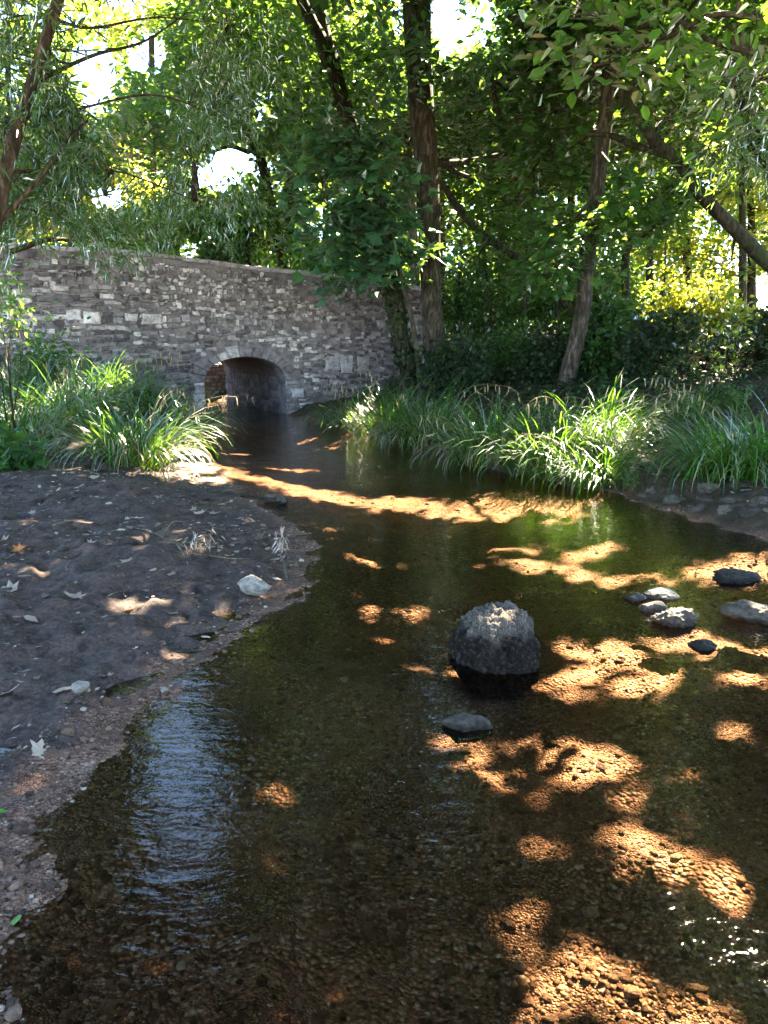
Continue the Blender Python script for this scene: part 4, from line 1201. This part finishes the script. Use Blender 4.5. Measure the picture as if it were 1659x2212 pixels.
SEDGES = [
 # left bank mass
 ('tall sedge clump standing forward on the edge of the mud, before the others', 285, 1000, .42, 420, 1.15, 3, .2),
 ('sedge clump at the left edge behind the dark broadleaf clump', 30, 950, .55, 330, 1.1, 2, .2),
 ('tall sedge clump left of the forward one, below the pale stones', 150, 905, .6, 420, 1.15, 3, .15),
 ('upright sedge clump against the bridge wall, behind the forward one', 235, 865, .6, 420, 1.2, 4, .15),
 ('sedge clump at the far left under the elder bush', 40, 860, .6, 330, 1.1, 2, .2),
 ('sunlit sedge clump by the water at the left of the arch', 390, 935, .5, 380, 1.0, 3, .2),
 ('sedge clump with drooping seed heads beside the arch jamb', 395, 880, .5, 300, 1.15, 5, .2),
 ('low sedge tuft hanging over the water below the arch', 350, 965, .4, 280, .85, 1, .2),
 ('broad sedge clump in the middle of the left bank mass', 310, 900, .55, 380, 1.1, 2, .12),
 # right bank row
 ('sedge clump nearest the right end of the bridge', 760, 905, .55, 330, .85, 2, .3),
 ('straw tinted sedge clump second from the bridge on the right bank', 830, 925, .6, 420, 1.0, 4, .3),
 ('sedge clump with upright dry stems before the straight maple', 915, 940, .6, 420, 1.05, 4, .3),
 ('dense sedge clump trailing into the water with a sunlit crest', 1055, 985, .42, 430, 1.0, 2, .3),
 ('wide bright sedge clump below the curved pale trunk', 1190, 995, .5, 460, 1.05, 2, .12),
 ('sedge clump beside the log on the right bank', 1305, 975, .4, 380, 1.0, 3, .12),
 ('small sedge tuft with two pale seed heads, closest to the water on the right', 1290, 1040, .3, 260, .75, 2, .15),
 ('dark glossy sedge clump at the right edge above the shore stones', 1575, 1030, .45, 460, .95, 2, .05),
 ('dark sedge clump cut by the right edge of the view', 1650, 1020, .5, 380, .95, 1, .05),
 ('short sedge tuft by the path behind the log', 1345, 905, .5, 160, .6, 2, .3),
 ('short sedge tuft before the ivy mound', 1500, 885, .4, 110, .6, 3, .3),
]
for k, (lab, px, py, spd, nb, Lm, spk, dry) in enumerate(SEDGES):
    make_sedge(lab, px, py, spd, nb, Lm, 200 + k, spk, dry)

# leafy herbs with broad leaves
def make_herb(label, px, py, hgt, ns, lmat, size, seed, cat='nettle', name='nettle'):
    r = np.random.default_rng(seed)
    c = hit(px, py)
    root = thing(name, label, cat, c)
    A = c + r.normal(0, .09, (ns, 3)); A[:, 2] = ground_h(A[:, 0], A[:, 1]) - .03
    B = A + np.column_stack([r.normal(0, .16, ns), r.normal(0, .16, ns), hgt * r.uniform(.65, 1.1, ns)])
    V, Fs = twigs(A, B, .005, .003, 0, r)
    mk('stem', V, Fs, M['leaf_nettle'], root, var=np.full(len(V), .2))
    ts = np.tile(np.linspace(.3, 1, 9), ns); i = np.repeat(np.arange(ns), 9)
    P = A[i] + (B - A)[i] * ts[:, None]
    P = np.vstack([P, P]); a = r.random(len(ts)) * 6.28
    a = np.r_[a, a + math.pi]
    tip = np.column_stack([np.cos(a), np.sin(a), -.25 + r.normal(0, .2, len(a))])
    V, Fc, var = leaves(P, tip, np.array([0, 0, 1.]) + r.normal(0, .2, (len(a), 3)), size * r.uniform(.7, 1.2, len(a)), 'oval', r)
    mk('foliage', V, Fc, M[lmat], root, var=var, smooth=False)
    return root
for k, (lab, px, py, h, ns, sz) in enumerate((
    ('sunlit nettle with pale leaves in the middle of the left sedges', 318, 905, .75, 7, .15),
    ('nettle leaning over the water beside the arch jamb', 425, 900, .6, 6, .14),
    ('yellow lit nettle left of the forward sedge clump', 235, 925, .6, 5, .14),
    ('small nettle at the water line below the left sedges', 415, 965, .35, 5, .11),
    ('low nettle at the edge of the mud behind the dark broadleaf clump', 115, 985, .22, 6, .07),
    ('pale leaved nettle against the wall at the far left', 60, 830, .6, 4, .11),
    ('dark nettle under the curved pale trunk', 1330, 890, .5, 8, .12),
    ('small green weed at the water edge left of the shore stones', 1350, 1055, .22, 9, .05),
    ('pale flowering weed before the ivy mound', 1440, 905, .4, 8, .07),
    ('pale weed patch on the right bank beyond the path', 1560, 885, .35, 9, .07))):
    make_herb(lab, px, py, h, ns, 'leaf_nettle' if k != 6 else 'leaf_dark', sz, 260 + k, 'nettle' if 'nettle' in lab else 'weed', 'nettle' if 'nettle' in lab else 'weed')

# ---------------------------------------------------------------- stones
import bmesh
def _ico(sub):
    bm = bmesh.new(); bmesh.ops.create_icosphere(bm, subdivisions=sub, radius=1)
    V = np.array([v.co[:] for v in bm.verts]); Fc = np.array([[v.index for v in f.verts] for f in bm.faces]); bm.free()
    return V, Fc
ICO = {k: _ico(k) for k in (1, 3, 5, 6)}

def rock_shape(size, seed, sub=3, rough=.25, fine=.05, peak=None, flat=(.62, .93)):
    V, Fc = ICO[sub]; V = V.copy()
    sx = seed * 3.71
    n = fbm(V[:, 0] * 1.1 + sx, V[:, 1] * 1.1, V[:, 2] * 1.1, 2, seed)
    f = fbm(V[:, 0] * 5 + sx, V[:, 1] * 5, V[:, 2] * 5, 4, seed + 5, .6)
    q = np.random.default_rng(seed + 900)
    rad = np.full(len(V), 1.0)
    for _ in range(9):          # flat broken faces
        d = q.normal(0, 1, 3); d /= np.linalg.norm(d)
        c = V @ d
        rad = np.where(c > .2, np.minimum(rad, q.uniform(*flat) / np.maximum(c, .2)), rad)
    ff = fbm(V[:, 0] * 13 + sx, V[:, 1] * 13, V[:, 2] * 13, 3, seed + 8, .6)
    V = V * (rad * (1 + rough * .8 * n) + fine * f + fine * .4 * ff)[:, None]
    if peak is not None:      # narrow towards the top
        s = 1 - peak * np.clip(V[:, 2], 0, 1.2) ** 1.3
        V[:, 0] *= s; V[:, 1] *= s
    return V * np.array(size), Fc

def place_rock(name, label, px, py, size, seed, var=.5, z=0.0, sink=.35, sub=5, cat='stone', group=None, mat='rock', rotz=0.0, peak=None, fine=.06, rough=.25, tilt=0.0):
    c = on_z(px, py, z)
    V, Fc = rock_shape(size, seed, sub, rough, fine, peak)
    ca, sa = math.cos(rotz), math.sin(rotz)
    V = np.column_stack([V[:, 0] * ca - V[:, 1] * sa, V[:, 0] * sa + V[:, 1] * ca, V[:, 2] + tilt * V[:, 0]])
    V = V + np.array([c[0], c[1] + size[1] * .6, z + size[2] * (1 - 2 * sink)])
    o = mesh_thing(name, V, Fc, M[mat], label, cat, group, var=np.full(len(V), var))
    return o

def boulder_mat():
    m, nt, out = newmat('boulder_mat')
    p = pos(nt)
    n = noise(nt, 42, 8, 0.75, p); nf = noise(nt, 110, 5, 0.7, p)
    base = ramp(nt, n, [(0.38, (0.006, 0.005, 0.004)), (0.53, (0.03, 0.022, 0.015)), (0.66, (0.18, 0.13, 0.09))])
    dry = ramp(nt, nf, [(0.36, (0.05, 0.04, 0.03)), (0.6, (0.38, 0.315, 0.25))])  # paler speckled tone, used towards the top
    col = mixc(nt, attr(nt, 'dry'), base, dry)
    princ(nt, out, col, 0.8, bump(nt, mth(nt, 'ADD', n, mth(nt, 'MULTIPLY', nf, .4)), 1.0, 0.06), 0.25)
    return m
M['boulder'] = boulder_mat()
c = on_z(1086, 1455, 0)
V, Fc = rock_shape((.222, .21, .25), 3, 6, .09, .10, -.06, (.88, 1.0))
V[:, 0] += -.035 * np.clip(V[:, 2], 0, 1) / .3
V += np.array([c[0], c[1] + .2, .035])
pale_top = sstep(.12, .21, V[:, 2] + .05 * fbm(V[:, 0] * 14, V[:, 1] * 14, V[:, 2] * 14, 3, 3) - .25 * np.abs(V[:, 0] - c[0] + .02))  # weight of the paler tone, rising towards the top and middle
mesh_thing('boulder', V, Fc, M['boulder'], 'big dark rough boulder with pale top rising from the stream', 'boulder', attrs={'dry': pale_top})

place_rock('stone', 'rounded brown stone lying nearly under water, nearer than the big boulder', 1010, 1580, (.105, .075, .06), 12, .3, 0, .62)
place_rock('stone', 'flat stone with white sunlit top, farthest of the midstream group at the right', 1430, 1291, (.115, .085, .04), 13, .95, 0, .4, rotz=-.15)
place_rock('stone', 'small grey stone left of the flat white topped one', 1376, 1298, (.075, .055, .04), 14, .5, 0, .45)
place_rock('stone', 'rounded stone just below the flat white topped one', 1415, 1322, (.09, .06, .045), 15, .55, 0, .4)
place_rock('stone', 'jagged broken stone with bright ridges in the midstream group', 1465, 1352, (.12, .08, .07), 16, .42, 0, .4, fine=.16, rough=.35)
place_rock('stone', 'dark wet stone splitting the current below the jagged one', 1525, 1402, (.075, .06, .035), 17, .08, 0, .5)
place_rock('stone', 'long dark mossy stone in the water toward the right bank', 1597, 1258, (.17, .1, .06), 18, .06, 0, .4, fine=.1)
place_rock('stone', 'wide stone with sunlit top and black side cut by the right edge', 1650, 1345, (.19, .12, .075), 19, .45, 0, .35, fine=.1)
place_rock('stone', 'pale rounded stone on the mud bank near the water', 548, 1280, (.1, .075, .07), 20, .9, .06, .3)
place_rock('stone', 'small pale stone half sunk in the near mud', 170, 1490, (.04, .035, .03), 21, .8, .12, .4)
place_rock('stone', 'small stone at the tip of the mud bank', 610, 1085, (.06, .05, .05), 22, .35, .02, .35)
place_rock('stone', 'flat stone beside the small one at the tip of the mud bank', 585, 1076, (.08, .05, .03), 23, .5, .03, .35)
for k, (lab, px, py, sx, sz, v) in enumerate((
    ('grey shore stone leftmost of the row on the right bank', 1392, 1078, .12, .08, .45),
    ('pale rounded shore stone set upright, second in the row', 1413, 1068, .12, .1, .6),
    ('rounded grey shore stone at the water, third in the row', 1462, 1090, .14, .1, .55),
    ('dark flat shore stone behind the mossy one', 1528, 1085, .16, .07, .3),
    ('mossy olive shore stone touching the water', 1512, 1104, .12, .07, .5),
    ('angular shore stone lying highest on the right bank', 1535, 1058, .17, .08, .6),
    ('pale lumpy shore stone right of the mossy one', 1575, 1110, .11, .09, .65),
    ('flat shore stone on the soil above the pale lumpy one', 1580, 1085, .15, .06, .4),
    ('dark block of shore stone near the right edge', 1630, 1115, .15, .09, .25),
    ('shore stone highest up beside the dark block', 1645, 1090, .12, .07, .5),
    ('small low shore stone between the rounded grey and the mossy one', 1490, 1104, .06, .04, .3),
    ('thin slab of shore stone at the right edge', 1600, 1098, .13, .045, .35))):
    z = max(0, hit(px, py)[2])
    place_rock('shore_stone', lab, px, py, (sx * .72, sx * .55, sz * .8), 300 + k, v * .8, z - .01, .4, group='stones along the right shore', rotz=(k * .7) % 1 - .5, fine=.09)
    if 'mossy' in lab and 'behind' not in lab and 'right of' not in lab and 'between' not in lab:
        pass

# gravel: loose pebbles on the bed and along the near left edge
r = np.random.default_rng(400)
n = 46000
yy = 1.1 * (9 / 1.1) ** r.random(n)
xx = r.uniform(-1, 1, n) * (yy * .62 + .5)
h, b_, m_, d_, l_ = ground_fields(xx, yy)
pr = np.where(d_ < 0, .4 + .6 * (fbm(xx * 1.2, yy * 1.2, oct=3, seed=31) > -.1), np.where(l_, np.maximum(b_ * .95, .75 * (d_ < .3) * (yy < 6.5)), .2)) 
ok = (r.random(n) < pr) & (d_ < .45)
xx, yy, h = xx[ok], yy[ok], h[ok]
n = len(xx)
sz = np.clip(r.lognormal(-5.15, .5, n), .003, .026) * (1 + .04 * yy)
PV, PF = ICO[1]
sc = np.stack([sz * r.uniform(.8, 1.4, n), sz * r.uniform(.7, 1.1, n), sz * r.uniform(.35, .7, n)], 1)
a = r.random(n) * 6.28
jit = 1 + .22 * r.normal(0, 1, (n, len(PV), 1))
v = PV[None] * jit * sc[:, None]
ca, sa = np.cos(a)[:, None], np.sin(a)[:, None]
V = np.stack([v[..., 0] * ca - v[..., 1] * sa + xx[:, None], v[..., 0] * sa + v[..., 1] * ca + yy[:, None], v[..., 2] + (h + sz * .15)[:, None]], -1)
Fc = (PF[None] + (np.arange(n) * len(PV))[:, None, None]).reshape(-1, 3)
o = mk('gravel', V.reshape(-1, 3), Fc, M['pebble'], var=np.repeat(r.beta(1.6, 2.2, n), len(PV)))
tag(o, 'loose brown and cream gravel on the stream bed and near shore', 'gravel', kind='stuff')

# ---------------------------------------------------------------- fallen leaves, branch, log
def curled_leaf(c, size, az, kind, r, curl=.5):
    LV, LF = LEAF[kind]
    V = LV.copy() * size
    V[:, 2] = LV[:, 2] * size * .6 + curl * size * (np.abs(LV[:, 0]) ** 2 * 1.4 + (LV[:, 1] - .5) ** 2 * .8) 
    V[:, 2] -= V[:, 2].min()
    ca, sa = math.cos(az), math.sin(az)
    t = r.normal(0, .15, 2)
    return np.column_stack([V[:, 0] * ca - V[:, 1] * sa, V[:, 0] * sa + V[:, 1] * ca, V[:, 2] + t[0] * V[:, 0] + t[1] * V[:, 1] + .012]) + c, LF

r = np.random.default_rng(410)
parts = []
n = 9000
xx = r.uniform(-5.5, .2, n); yy = 2.0 + 8.3 * r.random(n) ** .8
h, b_, m_, d_, l_ = ground_fields(xx, yy)
cl = fbm(xx * 1.6, yy * 1.6, oct=3, seed=44)
ok = (d_ > .03) & l_ & (r.random(n) < .25 + .75 * (cl > .05)) & (b_ < .8)
for x, y, z in zip(xx[ok], yy[ok], h[ok]):
    s = r.choice([.018, .03, .05, .075, .11], p=[.36, .3, .2, .1, .04])
    V, Fc = curled_leaf(np.array([x, y, z]), s, r.random() * 6.28, r.choice(['oval', 'rhomb', 'lance', 'maple']), r, r.uniform(.1, .9))
    parts.append((V, Fc, np.full(len(V), r.random() ** 1.8)))
n = 1500
xx = r.uniform(2.2, 7, n); yy = r.uniform(6, 12, n)
h, b_, m_, d_, l_ = ground_fields(xx, yy)
for x, y, z in zip(xx[d_ > .15], yy[d_ > .15], h[d_ > .15]):
    V, Fc = curled_leaf(np.array([x, y, z]), r.uniform(.03, .08), r.random() * 6.28, r.choice(['oval', 'rhomb', 'maple']), r, r.uniform(.1, .9))
    parts.append((V, Fc, np.full(len(V), r.random() ** 1.5)))
V, Fs, var = join(parts)
o = mk('leaf_litter', V, Fs, M['litter'], var=var, smooth=False)
tag(o, 'brown scraps of leaf litter strewn over the mud and right bank', 'leaf litter', kind='stuff')

for k, (lab, px, py, s, kind, mat, z) in enumerate((
    ('large pale curled dead leaf standing on the mud, right of the sunlit patch', 366, 1332, .13, 'oval', 'dead_leaf_pale', .1),
    ('pale star shaped dead leaf at the left edge of the mud', 40, 1285, .14, 'maple', 'dead_leaf_pale', .2),
    ('broad brown dead leaf left of the sunlit patch on the mud', 158, 1292, .12, 'maple', 'litter', .15),
    ('small orange dead leaf just below the sunlit patch on the mud', 269, 1325, .07, 'oval', 'dead_leaf_orange', .1),
    ('pale dead leaf on the near mud above the shore gravel', 240, 1480, .08, 'maple', 'dead_leaf_pale', .06),
    ('tan folded dead leaf beside the near shore gravel', 358, 1490, .06, 'oval', 'dead_leaf_pale', .02),
    ('tan dead leaf on the dark near mud, right of the half sunk stone', 130, 1500, .07, 'oval', 'dead_leaf_pale', .1),
    ('pair of pale dead leaf scraps at the near left edge of the mud', 20, 1505, .11, 'maple', 'dead_leaf_pale', .12),
    ('orange dead leaf lying farthest up the mud at the left', 52, 1188, .11, 'maple', 'dead_leaf_orange', .25),
    ('orange brown dead leaf above the pale star shaped one', 38, 1250, .1, 'oval', 'dead_leaf_orange', .22),
    ('fresh green round leaf at the bottom left of the stream edge', 32, 2020, .05, 'oval', 'green_leaf', .0),
    ('sprig of green leaf on the gravel at the left edge', 17, 1765, .045, 'oval', 'green_leaf', .03),
    ('orange sunken leaf under water near the bottom right of centre', 1010, 2138, .05, 'maple', 'dead_leaf_orange', -.1),
    ('yellow leaf floating by the small grey midstream stone', 1346, 1290, .09, 'lance', 'dead_leaf_orange', .0))):
    r = np.random.default_rng(420 + k)
    c = hit(px, py)
    c[2] = max(c[2], 0) if z >= 0 else c[2] + .01
    V, Fc = curled_leaf(c, s, (k * 1.9) % 6.28, kind, r, .7 if k < 10 else .15)
    mesh_thing('fallen_leaf', V, Fc, M[mat], lab, 'leaf', var=np.full(len(V), .55), smooth=False)

def ground_path(pp, lift):
    out = []
    for (px, py, dz) in pp:
        c = hit(px, py)
        out.append(c + np.array([0, 0, lift + dz]))
    return np.array(out)
def sticks(name, label, cat, paths, r0, mat, leaf=None, seed=0):
    r = np.random.default_rng(seed)
    P0 = ground_path(paths[0], .01)
    root = thing(name, label, cat, P0[0])
    for i, pp in enumerate(paths):
        P = spline(ground_path(pp, .008), 6 * len(pp))
        V, Fs = tube(P, np.linspace(r0 * (1 if i == 0 else .6), r0 * .35, len(P)), 6, .15, seed + i)
        mk('stem' if i == 0 else 'side_twig', V, Fs, M[mat], root)
    if leaf:
        c = ground_path([leaf[:3]], .02)[0]; n = leaf[3]
        Pp = c + r.normal(0, 1, (n, 3)) * np.array(leaf[4])
        V, Fc, var = leaves(Pp, r.normal(0, .5, (n, 3)) + np.array([0, 0, -.8]), r.normal(0, 1, (n, 3)), r.uniform(.05, .1, n), 'lance', r)
        mk('withered_leaves', V, Fc, M['litter'], root, var=var, smooth=False)
    return root
sticks('fallen_branch', 'thin forked fallen branch with withered leaves lying on the mud', 'branch', [[(285, 1143, .01), (330, 1168, .05), (382, 1190, .04), (440, 1205, .02), (500, 1216, .01), (545, 1212, .01)], [(382, 1190, .04), (430, 1188, .06), (450, 1170, .09)], [(382, 1190, .04), (402, 1215, .02), (412, 1245, 0)], [(430, 1188, .05), (455, 1192, .05), (452, 1180, .07)], [(350, 1175, .05), (375, 1160, .1), (400, 1158, .1)]], .009, 'bark_pale', (436, 1188, .07, 46, (.07, .07, .04)), 5)
sticks('withered_weed', 'withered weed stalk drooping at the edge of the mud beside the water', 'weed', [[(620, 1255, 0), (612, 1228, .03), (604, 1205, .1), (610, 1205, .2), (612, 1205, .26)], [(612, 1228, .03), (640, 1200, .02), (662, 1196, .0)], [(560, 1215, .0), (590, 1208, .03), (608, 1204, .1)]], .007, 'bark_pale', (610, 1213, .13, 46, (.02, .02, .06)), 6)
sticks('driftwood_stick', 'dark bent stick lying at the tip of the mud bank', 'stick', [[(520, 1074, .0), (560, 1083, .03), (600, 1090, .03), (622, 1086, .03), (612, 1076, .05)], [(560, 1083, .03), (545, 1064, .05)]], .012, 'bark_dark', None, 7)
sticks('dry_twig', 'thin dry twig curving on the near mud below the sunlit patch', 'twig', [[(225, 1300, 0), (250, 1292, .02), (275, 1284, .02), (288, 1272, .05)]], .005, 'bark_pale', None, 8)
c0 = ground_path([(1372, 950, .1), (1392, 946, .12), (1412, 952, .08), (1424, 962, .05)], .02)
V, Fs = tube(spline(c0, 16), np.linspace(.06, .075, 16), 10, .15, 9)
mesh_thing('log', V, Fs, M['bark_dark'], 'short dark log lying on the path of the right bank', 'log')
# old branch across the top of the parapet at the left
P = spline([at(20, 545, 12.9), at(110, 517, 14.0), at(180, 521, 14.5), at(225, 519, 14.9), at(290, 530, 15.4)], 22)
mesh_thing('bare_branch', *tube(P, np.linspace(.05, .012, 22), 7, .15, 3), M['bark_brown'], 'sunlit bare branch arching along the top of the bridge at the left', 'branch')
